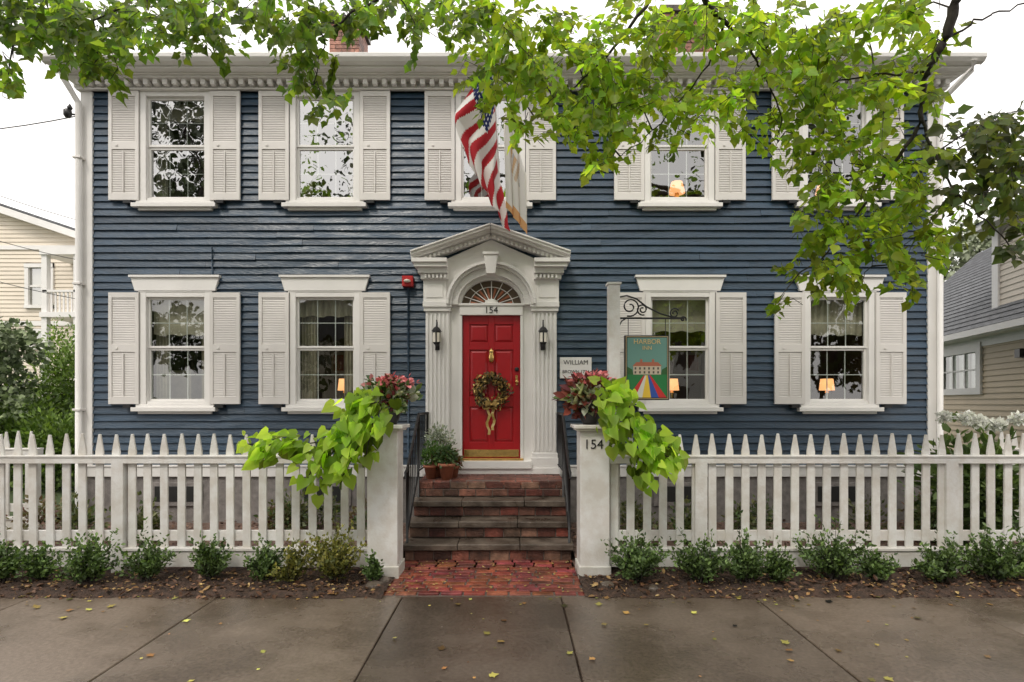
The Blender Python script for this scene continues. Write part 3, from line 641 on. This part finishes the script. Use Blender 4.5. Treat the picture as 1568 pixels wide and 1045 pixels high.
for (px,sx) in ((597,-1),(903,1)):
    e=empty('flower_planter'); mb=MB(); x=(px-784)*5.67/F; y=-2.12
    mb.lathe([(.07,0),(.075,.02),(.09,.04),(.125,.19),(.14,.2),(.14,.225),(.12,.225),(.11,.2)],x,y,1.492,'iron',20); mb.done('black_urn',e)
    bush('silver_foliage',(x,y-.03,1.76),(.21,.17,.12),200,.085,(.30,.36,.24),(.62,.62,.52),HEART,'leafs',e)
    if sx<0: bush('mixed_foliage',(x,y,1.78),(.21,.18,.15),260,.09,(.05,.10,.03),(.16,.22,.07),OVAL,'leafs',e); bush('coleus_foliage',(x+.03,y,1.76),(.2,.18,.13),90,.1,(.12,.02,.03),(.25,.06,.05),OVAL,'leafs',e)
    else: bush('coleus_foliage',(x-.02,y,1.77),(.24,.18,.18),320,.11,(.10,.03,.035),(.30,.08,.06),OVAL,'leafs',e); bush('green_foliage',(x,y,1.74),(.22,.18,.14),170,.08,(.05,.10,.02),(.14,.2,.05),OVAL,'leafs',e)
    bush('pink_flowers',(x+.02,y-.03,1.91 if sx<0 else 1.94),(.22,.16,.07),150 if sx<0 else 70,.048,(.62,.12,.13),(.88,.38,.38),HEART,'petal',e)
# ------------------------------------------------------------ hanging sign
e=empty('hanging_inn_sign'); mb=MB(); y=-1.97; s=150.
sx_=lambda p:(p-784)/s; sz_=lambda p:H+(618-p)/s
mb.box(sx_(931),sx_(948),y-.055,y+.055,.05,sz_(437),'fence'); mb.box(sx_(929),sx_(950),y-.07,y+.07,sz_(437),sz_(434),'fence')
mb.box(sx_(948),sx_(1048),y-.01,y+.01,sz_(489),sz_(486.5),'iron')
def spiral(cx,cz_,r0,r1,a0,a1,n=30,r=.008):
    mb.tube([(sx_(cx)+(r0+(r1-r0)*i/n)*math.cos(a0+(a1-a0)*i/n)/s,y,sz_(cz_)+(r0+(r1-r0)*i/n)*math.sin(a0+(a1-a0)*i/n)/s) for i in range(n+1)],r,'iron',6)
spiral(965,470,15,3,-math.pi*.6,math.pi*2.6); spiral(984,474,9,2,math.pi*1.6,-math.pi*1.7)
mb.tube([(sx_(948),y,sz_(455)),(sx_(960),y,sz_(453)),(sx_(975),y,sz_(458)),(sx_(990),y,sz_(470)),(sx_(1010),y,sz_(480)),(sx_(1030),y,sz_(486)),(sx_(1048),y,sz_(488))],.009,'iron',6)
spiral(1033,480,8,2,math.pi*.2,math.pi*3.2); spiral(1046,489,5,1,-.5,math.pi*2)
mb.tube([(sx_(948),y,sz_(500)),(sx_(952),y,sz_(492)),(sx_(960),y,sz_(487))],.008,'iron',6)
for p in (962,1019): mb.tube([(sx_(p),y,sz_(488)),(sx_(p),y,sz_(514))],.004,'iron',5)
a,b,zt,zb_=sx_(956),sx_(1024),sz_(514),sz_(613)
mb.box(a,b,y-.018,y+.018,zb_,zt,'iron'); 
mb.box(a+.012,b-.012,y-.024,y+.024,zb_+.012,zt-.012,'paint',(.50,.38,.22))
mb.box(a+.018,b-.018,y-.025,y+.025,zb_+.018,zt-.018,'paint',(.02,.025,.02))
i0,i1,j0,j1=a+.026,b-.026,zb_+.026,zt-.026; yf=y-.028
mb.box(i0,i1,yf,y+.027,j0,j1,'paint',(.13,.27,.235))
mid=sz_(574)
def flat(pts,c,o): mb.add([(x,yf-.001*o,z) for x,z in pts],[tuple(range(len(pts)))],'paint',c)
flat([(i0,j0),(i1,j0),(i1,mid),(i0,mid)],(.02,.17,.05),1)
cx=(i0+i1)/2; hwd=(i1-i0)/2-.002
for (u,v,c) in ((-1,-.62,(.50,.03,.03)),(-.62,-.25,(.62,.60,.54)),(-.25,.2,(.72,.48,.05)),(.2,.6,(.03,.08,.34)),(.6,1,(.50,.03,.03))):
    flat([(cx+u*hwd,j0),(cx+v*hwd,j0),(cx+v*.035,mid-.008),(cx+u*.035,mid-.008)],c,2)
flat([(cx-.14,mid+.0),(cx+.14,mid+.0),(cx+.14,mid+.085),(cx-.14,mid+.085)],(.52,.44,.34),2)
for j in range(6):
    for zz in (.01,.05): flat([(cx-.128+j*.046,mid+zz),(cx-.11+j*.046,mid+zz),(cx-.11+j*.046,mid+zz+.024),(cx-.128+j*.046,mid+zz+.024)],(.08,.07,.06),3)
flat([(cx-.15,mid+.085),(cx+.15,mid+.085),(cx+.11,mid+.125),(cx-.11,mid+.125)],(.38,.12,.07),2)
flat([(i0,mid),(cx-.14,mid),(cx-.15,mid+.05),(i0,mid+.08)],(.03,.10,.03),2); flat([(cx+.14,mid),(i1,mid),(i1,mid+.08),(cx+.15,mid+.05)],(.03,.10,.03),2)
for j in (-.06,.06): flat([(cx+j-.012,mid+.125),(cx+j+.012,mid+.125),(cx+j+.012,mid+.155),(cx+j-.012,mid+.155)],(.4,.12,.08),2)
mb.done('sign_board_and_bracket',e)
text('HARBOR',.07,(cx,yf-.003,j1-.042),'gold',e,ext=.001); text('INN',.055,(cx,yf-.003,j1-.105),'gold',e,ext=.001)
# ------------------------------------------------------------ flags
def flagpole(name,base,tip):
    e=empty(name); mb=MB(); mb.tube([base,tip],.013,'white',8); mb.lathe([(0,-.02),(.022,0),(0,.03)],tip[0],tip[1],tip[2],'brass',10); mb.box(base[0]-.03,base[0]+.03,base[1]-.02,base[1]+.02,base[2]-.06,base[2]+.06,'iron'); mb.done('flagpole',e); return e
tip=(-.235,-1.25,5.80); base=(-.15,-.05,4.3)
e=flagpole('american_flag',base,tip)
def cloth(name,e,u_n,v_n,fpos,fcol):
    vs=[fpos(i/u_n,j/v_n) for j in range(v_n+1) for i in range(u_n+1)]
    me=bpy.data.meshes.new(name); fs=[(j*(u_n+1)+i,j*(u_n+1)+i+1,(j+1)*(u_n+1)+i+1,(j+1)*(u_n+1)+i) for j in range(v_n) for i in range(u_n)]
    me.from_pydata(vs,[],fs); at=me.color_attributes.new('Col','FLOAT_COLOR','CORNER'); c=[]
    for j in range(v_n):
        for i in range(u_n): c+=[(*fcol((i+.5)/u_n,(j+.5)/v_n),1)]*4
    at.data.foreach_set('color',np.array(c,dtype=np.float32).ravel()); me.materials.append(M['cloth'])
    me.polygons.foreach_set('use_smooth',[True]*len(fs)); o=bpy.data.objects.new(name,me); sc.collection.objects.link(o); o.parent=e
def amf(u,v):
    p=np.array(tip)*(1-u*.6)+np.array(base)*(u*.6)
    L=1.26; sp=min(1,v*2.0)
    cxv=-.33-.08*math.sin(v*3.0)+.17*max(0,v-.55)
    wv=.26+.32*math.sin(min(1,v*1.15)*math.pi*.75)
    x=p[0]*(1-sp)+sp*(cxv+(u-.5)*wv-(.5-v)*.02)
    x+=.020*math.sin(u*24+v*4)*sp
    y=p[1]*(1-sp*.55)+sp*.55*(-.85)+.055*math.sin(u*19+v*5)*sp
    z=p[2]-v*L*(1.0+.12*u)+u*.28*v
    return (x,y,z)
def amc(u,v):
    uu=(u+ (v-.4)*.55)
    if u<7/13 and v<.30:
        a=(u*13*1.4)%1; b=(v*22)%1
        return (.6,.6,.6) if (abs(a-.5)<.17 and abs(b-.5)<.2) else (.012,.022,.09)
    return (.42,.02,.03) if int((uu+3)*11)%2==0 else (.74,.72,.70)
cloth('flag_cloth',e,90,120,amf,amc)
tip2=(.06,-1.3,5.62); base2=(.02,-.05,4.35)
e=flagpole('state_flag',base2,tip2)
def sf(u,v):
    p=np.array(tip2)*(1-u*.5)+np.array(base2)*(u*.5); sp=min(1,v*2.5)
    x=p[0]*(1-sp)+sp*(.02+(u-.5)*.27)+.018*math.sin(u*20+v*2)*sp+.03*v*v
    y=p[1]*(1-.3*sp)+.3*sp*(-1.3)+.05*math.cos(u*20)*sp
    return (x,y,p[2]-v*1.66+u*.42*v)
def scf(u,v):
    if v>.90 and u>.35: return (.74,.40,.18)
    if v>.95: return (.74,.40,.18)
    if .45<v<.66 and .3<u<.7:
        return [(.62,.48,.36),(.75,.73,.7),(.40,.42,.46),(.65,.42,.25),(.75,.73,.7)][int(u*22+v*13)%5]
    return (.80,.77,.74)
cloth('flag_cloth',e,50,60,sf,scf)
# ------------------------------------------------------------ shrubs
for (px,r,h) in ((8,.26,.34),(58,.18,.26),(140,.27,.36),(226,.22,.34),(318,.22,.36),(403,.22,.28),(450,.16,.30),(512,.30,.42),(574,.09,.22),(975,.32,.36),(1075,.27,.37),(1140,.27,.33),(1190,.16,.26),(1283,.32,.40),(1345,.16,.24),(1440,.26,.30),(1520,.30,.38),(1590,.3,.36)):
    d=5.33; x=(px-784)*d/F
    ca,cb=((.055,.10,.03),(.18,.27,.085)) if not (410<px<530) else ((.10,.12,.03),(.32,.29,.07))
    k=random.uniform(.8,1.1); ca=tuple(v*k for v in ca)
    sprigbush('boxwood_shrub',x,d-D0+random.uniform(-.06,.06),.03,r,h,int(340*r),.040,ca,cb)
for (px,py,d,r) in ((1465,665,6.6,.42),(1510,690,6.3,.35)):
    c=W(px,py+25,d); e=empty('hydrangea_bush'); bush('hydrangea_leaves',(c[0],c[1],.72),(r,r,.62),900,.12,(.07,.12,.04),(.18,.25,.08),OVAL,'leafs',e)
    for k in range(3):
        q=(c[0]+(k-1)*r*.62,c[1]-.15,1.47+random.uniform(-.08,.08)); bush('flower_head',q,(.085,.085,.065),150,.034,(.80,.82,.72),(.9,.9,.85),HEART,'petal',e,lump=.05)
for k in range(22):
    x=random.choice((random.uniform(-5.6,-1.5),random.uniform(1.,5.6))); y=random.uniform(-1.2,-.3)
    r=random.uniform(.12,.30); bush('garden_plant',(x,y,.1+r*.7),(r,r*.8,r*.9),350,.06,random.choice(((.06,.08,.03),(.12,.05,.04),(.05,.09,.03))),(.18,.18,.08))
n=4200; x=np.where(RNG.random(n)<.5,RNG.uniform(-6.5,-1.2,n),RNG.uniform(.7,6.5,n)); yy=-2.05-.78*RNG.random(n)**.8
P=np.stack([x,yy,.035+RNG.random(n)*.02-.03*(yy<-2.76)],1); T=rv(n); T[:,2]*=.3
C=np.where(RNG.random((n,1))<.7,cols(n,(.06,.03,.018),(.18,.09,.05)),cols(n,(.25,.13,.05),(.42,.30,.13)))
leaves('leaf_litter',P,T,rv(n)*.5+np.array([0,0,1]),.02+.055*RNG.random(n)**2,C,OVAL,'litter')
n=3000; x=np.where(RNG.random(n)<.5,RNG.uniform(-6.,-1.2,n),RNG.uniform(.7,6.,n)); yy=RNG.uniform(-2.,-.05,n)
P=np.stack([x,yy,.085+RNG.random(n)*.02],1); T=rv(n); T[:,2]*=.3
leaves('yard_leaf_litter',P,T,rv(n)*.5+np.array([0,0,1]),.03+.05*RNG.random(n),cols(n,(.10,.05,.035),(.28,.17,.12)),OVAL,'litter')
n=190; P=np.stack([RNG.uniform(-5,5,n),-2.80-RNG.random(n)**2.2*2.2,np.full(n,.008)],1); T=rv(n); T[:,2]*=.05
leaves('fallen_leaves',P,T,rv(n)*.12+np.array([0,0,1]),.016+.055*RNG.random(n)**1.8,cols(n,(.30,.14,.05),(.34,.36,.08),.5),MAPLE,'litter',fold=.1,curl=-.1)
n=180; P=np.stack([RNG.uniform(-1.15,.64,n),RNG.uniform(-2.75,-1.7,n),np.full(n,.026)],1); T=rv(n); T[:,2]*=.05
leaves('path_leaves',P,T,rv(n)*.12+np.array([0,0,1]),.015+.025*RNG.random(n),cols(n,(.30,.2,.06),(.4,.34,.12),.3),OVAL,'litter',fold=.1,curl=-.1)
# ------------------------------------------------------------ street tree (overhanging)
tree=empty('maple_tree'); mb=MB()
mb.tube([(6.3,-5.2,-.1),(6.28,-5.2,.3),(6.2,-5.2,1.5),(6.05,-5.15,2.8),(5.8,-5.0,4.0)],[.36,.28,.23,.21,.18],'bark',14)
br=[]
def B(pts,r0,r1):
    pts=[np.array(p,float) for p in pts]; out=[]
    for i in range(len(pts)-1):
        for t in np.linspace(0,1,6,endpoint=False): out.append(pts[i]*(1-t)+pts[i+1]*t)
    out.append(pts[-1]); out=np.array(out)
    for _ in range(3): out[1:-1]=(out[:-2]+out[1:-1]*2+out[2:])/4
    out[1:-1]+=RNG.normal(size=out[1:-1].shape)*.010
    mb.tube([tuple(p) for p in out],list(r1+(r0-r1)*np.linspace(1,0,len(out))**1.7),'bark',7); br.extend(out)
fork=(5.8,-5.0,4.0)
B([fork,(4.9,-3.8,5.3),W(1475,-40,4.6),W(1450,60,4.7),W(1415,110,4.8),W(1412,185,4.9),W(1370,250,5.),W(1310,330,5.05),W(1255,400,5.1)],.075,.007)
B([W(1412,185,4.9),W(1440,265,4.8),W(1500,330,4.7),W(1560,390,4.6)],.014,.005)
B([W(1450,60,4.7),W(1500,30,4.6),W(1570,5,4.5)],.011,.006)
B([fork,(4.2,-4.2,5.9),(2.6,-3.6,6.0),W(1065,-10,4.9),W(1110,35,5.),W(1150,75,5.1),W(1165,105,5.2)],.085,.009)
B([(2.6,-3.6,6.0),(1.3,-3.,5.7),W(1000,-10,5.),W(930,90,5.2),W(860,150,5.3),W(800,200,5.3)],.035,.005)
B([W(1110,35,5.),W(1080,110,5.2),W(1010,190,5.3),W(950,240,5.3)],.012,.004)
B([fork,(4.4,-4.8,6.3),(1.5,-4.3,6.6),(-1.,-3.6,6.2),W(620,-20,5.),W(500,40,5.1),W(480,130,5.2)],.08,.005)
B([(-1.,-3.6,6.2),(-2.8,-3.4,5.9),W(250,-10,5.),W(120,40,5.1),W(20,70,5.)],.03,.005)
B([W(1165,105,5.2),W(1200,180,5.3),W(1180,250,5.4)],.010,.004)
B([W(1310,330,5.05),W(1340,400,5.1),W(1300,450,5.2)],.008,.003)
B([W(1415,110,4.8),W(1300,120,5.),W(1230,150,5.1)],.012,.005)
blobs=[(40,20,80,38,5.,27),(130,30,80,38,5.1,26),(150,85,48,38,5.1,11),(225,22,70,36,5.,20),(300,55,50,30,5.2,11),(20,90,25,30,5,3),(10,140,15,40,5,2),
(350,20,60,28,5.1,12),(450,22,60,30,5.1,16),(470,80,38,50,5.2,11),(490,140,42,30,5.2,6),(530,25,45,24,5.2,8),(590,12,60,22,5.2,10),(690,28,60,34,5.2,14),(640,45,50,22,5.2,6),
(780,50,85,60,5.2,28),(765,120,55,50,5.3,15),(830,185,45,25,5.3,6),(880,100,80,70,5.2,33),(900,200,55,42,5.3,14),(965,60,65,62,5.1,25),(975,165,58,55,5.3,18),(935,245,30,18,5.3,3),
(1050,45,45,40,5.1,9),(1050,175,50,48,5.3,11),(1120,30,65,40,5.1,14),(1150,130,65,60,5.2,18),(1210,55,80,55,5.1,25),(1270,125,85,55,5.1,25),(1215,205,65,40,5.2,13),(1330,60,75,58,5.,17),(1370,150,60,55,5.,14),
(1300,250,75,50,5.1,18),(1385,255,55,48,5.,13),(1295,340,70,50,5.1,19),(1370,350,55,48,5.,15),(1265,410,58,32,5.1,12),(1390,425,35,22,5.,4),(1195,455,24,14,5.1,2),(1430,330,40,52,4.9,8),
(1475,230,45,50,4.8,9),(1530,210,45,40,4.7,11),(1540,280,45,50,4.7,12),(1480,300,40,30,4.8,6),(1555,350,25,30,4.7,4),(1430,75,35,35,4.8,5),(1400,15,45,30,4.8,7),(1545,180,30,15,4.7,3)]
BR=np.array(br); LP=[];LT=[];LC=[]
for (cx,cy,rx,ry,d,nt_) in blobs:
    c=np.array(W(cx,cy,d)); j=np.argmin(((BR-c)**2).sum(1)); b0=BR[j]
    m=(b0+c)/2+np.array([0,0,.06]); mb.tube([tuple(b0),tuple(m),tuple(c)],[.008,.006,.0035],'bark',5)
    underlit=cx>1440
    for k in range(int(nt_*1.45)):
        a=random.uniform(0,6.283); q=math.sqrt(random.random())*1.08
        dd_=random.uniform(-.6,.6)
        o=np.array(W(cx+rx*q*math.cos(a),cy+ry*q*math.sin(a),d+dd_))
        st=c*.35+o*.65 if random.random()<.6 else o+rv(1)[0]*.2
        dirn=(o-st); dirn/=np.linalg.norm(dirn)+1e-6
        dirn=dirn*.8+np.array([random.uniform(-.5,.5),random.uniform(-.6,.3),-.3]); dirn/=np.linalg.norm(dirn)
        Ltw=random.uniform(.22,.42); p=o-dirn*Ltw*.5
        mb.tube([tuple(st),tuple(p)],.003,'bark',4)
        mb.tube([tuple(p),tuple(p+dirn*Ltw*.5),tuple(p+dirn*Ltw+np.array([0,0,-.05]))],[.003,.002,.0012],'bark',4)
        tone=random.uniform(.55,1.3)*(1.1-.35*dd_)  # inner crown shade put into colour: deeper twigs carry darker leaves
        nl=random.randint(9,14)
        for l in range(nl):
            t=l/nl; pp=p+dirn*Ltw*t+np.array([0,0,-.05*t*t])
            side=np.cross(dirn,[0,0,1])*(1 if l%2 else -1)
            dd=dirn*.5+side*random.uniform(.3,1)+rv(1)[0]*.35+np.array([0,0,-.35])
            LP.append(pp+dd/np.linalg.norm(dd)*.03); LT.append(dd)
            if underlit: base_c=(.055,.070,.026)  # light painted into leaf colour: underlit right edge, duller left, backlit centre
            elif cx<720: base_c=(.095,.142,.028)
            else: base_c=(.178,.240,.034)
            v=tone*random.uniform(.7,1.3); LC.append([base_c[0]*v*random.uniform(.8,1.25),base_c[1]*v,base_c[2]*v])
for k in range(90):
    o=np.array([random.uniform(-6,8),random.uniform(-7.5,-4),random.uniform(6.8,8.5)])
    for l in range(9):
        LP.append(o+RNG.normal(size=3)*.3); LT.append(rv(1)[0]); v=random.uniform(.7,1.3); LC.append([.08*v,.13*v,.022*v])
nL=len(LP); LP=np.array(LP)
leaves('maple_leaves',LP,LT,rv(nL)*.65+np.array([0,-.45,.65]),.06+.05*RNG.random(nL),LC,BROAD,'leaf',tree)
mb.done('trunk_and_branches',tree)
# ------------------------------------------------------------ other trees
def treeobj(name,x,y,h,r,n,ls,ca,cb,clumps=14,tr=.2,z0f=.35):
    e=empty(name); m=MB(); m.tube([(x,y,-.2),(x+.1,y,h*.3),(x,y,h*.6),(x,y,h*.85)],[tr*1.3,tr,tr*.6,tr*.15],'bark',10)
    Ps=[];Cs=[];Ts=[]
    for k in range(clumps):
        a=random.uniform(0,6.28); q=random.uniform(.25,.8); zz=random.uniform(h*z0f,h*.92); rr=r*(1-.5*max(0,(zz/h-.6))/.4)
        c=np.array([x+rr*q*math.cos(a),y+rr*q*math.sin(a),zz]); m.tube([(x,y,zz*.7),tuple((c+np.array([x,y,zz*.75]))/2),tuple(c)],[tr*.35,tr*.22,tr*.06],'bark',6)
        k2=n//clumps; d=rv(k2); rad=RNG.random(k2)**.4; cr=r*random.uniform(.3,.48)
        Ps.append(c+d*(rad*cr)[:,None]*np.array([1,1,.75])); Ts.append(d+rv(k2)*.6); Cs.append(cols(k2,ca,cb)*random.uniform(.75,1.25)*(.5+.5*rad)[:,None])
    P=np.concatenate(Ps); 
    leaves('crown_leaves',P,np.concatenate(Ts),rv(len(P))+np.array([0,0,.5]),ls*(.6+.8*RNG.random(len(P))),np.concatenate(Cs),BROAD,'leaft',e); m.done('trunk_and_limbs',e)
treeobj('willow_tree',19.5,16,9.5,3.4,4200,.22,(.22,.26,.16),(.42,.46,.32),16,.2,.3)
treeobj('background_tree',17,24,9,3.,2500,.35,(.14,.18,.09),(.25,.3,.15),12)
for (x,y,h,r) in ((-15,-24,13,5),(-4,-25,13,5.2),(7,-24,13,5.5),(18,-25,13,5),(-26,-24,12,5)):
    treeobj('street_tree',x,y,h,r,2000,.5,(.035,.06,.015),(.08,.12,.03),14,.3,.3)
for (x,y,h,r) in ((-9.6,-10.8,12.5,3.4),(-3.6,-12.5,13.5,3.6),(2.6,-13.0,13,3.2),(8.5,-11.5,12,3.2)):
    treeobj('reflected_tree',x,y,h,r,1700,.20,(.03,.045,.012),(.06,.09,.025),22,.24,.5)  # unseen trees, added behind the camera for reflections in the upper windows
for (px,d,r,h) in ((-20,12.5,1.0,2.6),(30,12,.9,2.0),(75,13,.5,2.9),(97,13.2,.45,3.6),(122,13,.45,3.2),(60,11,.8,1.6),(105,11,.8,1.5),(0,11,.8,1.8)):
    x=(px-784)*d/F; e=h>2.8
    bush('arborvitae_shrub' if e else 'hedge_shrub',(x,d-D0,h*.5),(r,r,h*.52),3200,.085 if e else .10,(.08,.14,.03),(.24,.34,.09),lump=.15 if e else .3)
treeobj('apple_tree',-10.1,3.4,3.4,1.2,3000,.10,(.17,.22,.11),(.38,.46,.24),14,.07,.4)
# ------------------------------------------------------------ left neighbour
e=empty('cream_neighbour_house'); mb=MB()
def clipL(z): 
    return (-26,min(-12.6,-13.7+(7.03-z)/.335)) 
opL=[(-15.35,-14.45,4.7,6.1),(-15.2,-14.6,3.4,4.05)]
claps(mb,(0,10.2,0),(1,0,0),(0,-1,0),-26,-12.6,.3,8.8,.13,'cream',opL,proj=.03,clip=clipL)
mb.box(-26,-12.65,10.24,18,-.2,6.5,'cream')
mb.prism([(-26,11.25),(-12.2,6.62),(-12.2,6.68),(-26,11.31)],9.9,18,'slate'); mb.prism([(-26,11.0),(-12.2,6.38),(-12.2,6.6),(-26,11.22)],9.85,10.3,'white')
for (a,b,c,d) in opL:
    mb.box(a,a+.12,10.12,10.3,c,d,'white'); mb.box(b-.12,b,10.12,10.3,c,d,'white'); mb.box(a,b,10.1,10.3,d-.12,d,'white'); mb.box(a,b,10.1,10.3,c,c+.1,'white'); mb.box(a+.12,b-.12,10.16,10.3,(c+d)/2-.03,(c+d)/2+.03,'white')
    mb.box(a+.12,b-.12,10.2,10.25,c+.1,d-.12,'glassU'); mb.box(a+.12,b-.12,10.26,10.3,c+.1,d-.12,'curtain')
mb.box(-26,-12.6,10.14,10.2,6.55,6.68,'white'); mb.box(-26,-12.6,10.14,10.2,4.15,4.3,'white')
mb.box(-13.95,-12.0,9.0,10.15,4.25,4.4,'white'); mb.box(-13.95,-12.0,9.0,10.15,6.1,6.3,'white')
for x in (-13.85,-12.9): mb.box(x-.08,x+.08,9.05,9.2,.3,6.1,'white')
x=-13.8
while x<-12.1: mb.box(x,x+.04,9.08,9.12,4.4,5.0,'white'); x+=.12
mb.box(-13.9,-12.1,9.05,9.15,5.0,5.06,'white')
mb.done('walls_roof_windows',e)
# ------------------------------------------------------------ right neighbour
e=empty('tan_neighbour_house'); mb=MB()
A=Vector((9.69,5.1,0)); U=Vector((-.247,-.969,0)); V=Vector((.969,-.247,0))
opR=[(.0,1.75,1.93,2.83)]
claps(mb,A,U,-V,-4,5.6,.25,3.0,.11,'tan',opR,proj=.025)
def Q(u,v,z): p=A+U*u+V*v; return (p.x,p.y,z)
def qbox(u0,u1,v0,v1,z0,z1,k):
    vs=[Q(u0,v0,z0),Q(u1,v0,z0),Q(u1,v1,z0),Q(u0,v1,z0),Q(u0,v0,z1),Q(u1,v0,z1),Q(u1,v1,z1),Q(u0,v1,z1)]
    mb.add(vs,[(0,3,2,1),(4,5,6,7),(0,1,5,4),(1,2,6,5),(2,3,7,6),(3,0,4,7)],k)
qbox(-4,5.6,.06,5.5,-.2,3.0,'tan'); qbox(-4,5.6,-.03,.05,-.1,.28,'found')
qbox(-4.2,5.8,-.3,.05,2.98,3.06,'white'); qbox(-4.2,5.8,-.04,.0,2.82,2.98,'white'); qbox(-4.2,5.8,-.36,-.28,3.0,3.12,'white')
mb.add([Q(-4.2,-.33,3.12),Q(5.8,-.33,3.12),Q(5.8,2.7,6.0),Q(-4.2,2.7,6.0),Q(-4.2,6,3.1),Q(5.8,6,3.1)],[(0,1,2,3),(3,2,5,4),(0,3,4),(1,5,2)],'slate')
k=0
while k<24:
    t0=k/24; v0=-.33+3.03*t0; z_=3.12+2.88*t0
    mb.add([Q(-4.2,v0-.012,z_+.012),Q(5.8,v0-.012,z_+.012),Q(5.8,v0+.12,z_+.118),Q(-4.2,v0+.12,z_+.118)],[(0,1,2,3)],'slate'); k+=1
u0,u1,z0,z1=opR[0]
qbox(u0-.02,u0+.14,-.06,.05,z0-.05,z1+.08,'white'); qbox(u1-.14,u1+.02,-.06,.05,z0-.05,z1+.08,'white'); qbox(u0+.14,u1-.14,-.06,.05,z1-.1,z1+.08,'white'); qbox(u0+.14,u1-.14,-.06,.05,z0-.05,z0+.08,'white')
qbox(u0+.14,u1-.14,-.0,.03,z0+.08,z1-.1,'glassD')
for j in (1,2): uu=u0+.14+(u1-u0-.28)*j/3; qbox(uu-.02,uu+.02,-.03,.0,z0+.08,z1-.1,'white')
qbox(u0+.14,u1-.14,-.028,.0,(z0+z1)/2-.015,(z0+z1)/2+.015,'white')
wv_=.15
claps(mb,A+V*wv_,U,-V,1.9,5.6,3.35,5.1,.11,'cream',[(3.3,4.3,3.9,4.8)],proj=.02)
qbox(1.9,5.6,wv_+.03,3,3.2,5.1,'cream'); qbox(1.85,2.05,wv_-.05,wv_+.02,3.4,5.1,'white'); qbox(3.2,3.32,wv_-.05,wv_+.04,3.85,4.85,'white'); qbox(4.28,4.4,wv_-.05,wv_+.04,3.85,4.85,'white'); qbox(3.3,4.3,wv_-.04,wv_+.04,4.78,4.88,'white'); qbox(3.3,4.3,wv_-.0,wv_+.05,3.9,4.8,'glassU')
qbox(1.7,5.8,wv_-.28,wv_+.02,5.08,5.2,'white')
mb.add([Q(1.65,wv_-.32,5.2),Q(5.9,wv_-.32,5.2),Q(5.9,1.8,6.3),Q(1.65,1.8,6.3),Q(1.65,3.6,5.2),Q(5.9,3.6,5.2)],[(0,1,2,3),(3,2,5,4),(0,3,4)],'slate')
qbox(3.0,3.15,-.12,0,2.5,2.65,'iron')
mb.done('walls_roof_windows',e)
for (x,k) in ((-12,'cream'),(2,'tan'),(15,'white')):
    e=empty('opposite_house'); mb=MB(); mb.box(x-4.5,x+4.5,-38,-30,-.2,6,k); mb.prism([(x-5,6),(x+5,6),(x,9)],-38.3,-29.7,'slate')
    for i in range(4):
        for z in (1.2,4.): mb.box(x-3.8+i*2.2,x-2.9+i*2.2,-30.0,-29.95,z,z+1.5,'black')
    mb.done('walls_and_roof',e)
e=empty('power_lines'); mb=MB()
for (p,q) in ((W(-200,205,9),W(118,178,7.9)),(W(-150,240,14),W(128,340,14)),(W(-150,320,13),W(128,400,13)),(W(-150,385,13),W(128,460,13))):
    p=np.array(p);q=np.array(q); mb.tube([tuple(p*(1-t)+q*t-np.array([0,0,.1*4*t*(1-t)])) for t in np.linspace(0,1,10)],.008,'iron',5)
mb.done('wires',e)
# ------------------------------------------------------------ camera, light
cam=bpy.data.cameras.new('camera'); co=bpy.data.objects.new('camera',cam); sc.collection.objects.link(co)
co.location=(0,-D0,H); co.rotation_euler=(math.radians(90),0,0); cam.sensor_width=36; cam.lens=36*F/1568; cam.shift_y=95.5/1568; cam.clip_end=1000; cam.clip_start=.05
sc.camera=co
w=bpy.data.worlds.new('World'); sc.world=w; w.use_nodes=True; N=w.node_tree.nodes; Lk=w.node_tree.links
bg=N['Background']; sky=N.new('ShaderNodeTexSky'); sky.sky_type='NISHITA'; sky.sun_disc=False
el=math.radians(52)
sky.sun_elevation=el; sky.dust_density=4
hs_=N.new('ShaderNodeHueSaturation'); hs_.inputs['Saturation'].default_value=.10; Lk.new(sky.outputs[0],hs_.inputs['Color'])
mx=N.new('ShaderNodeMix'); mx.data_type='RGBA'; mx.inputs[0].default_value=.78; Lk.new(hs_.outputs[0],mx.inputs[6]); mx.inputs[7].default_value=(12.6,12.15,11.7,1)
Lk.new(mx.outputs[2],bg.inputs[0]); bg.inputs[1].default_value=.15
sl=bpy.data.lights.new('sun','SUN'); sl.energy=1.5; sl.angle=math.radians(12); sl.color=(1,.93,.83); so=bpy.data.objects.new('sun',sl); sc.collection.objects.link(so)
dirv=Vector((-math.cos(el)*.42,-math.cos(el)*.9,math.sin(el))); so.rotation_euler=dirv.to_track_quat('Z','Y').to_euler()
sky.sun_rotation=math.atan2(dirv.x,dirv.y)
sc.view_settings.view_transform='Standard'; sc.view_settings.look='None'; sc.view_settings.exposure=0
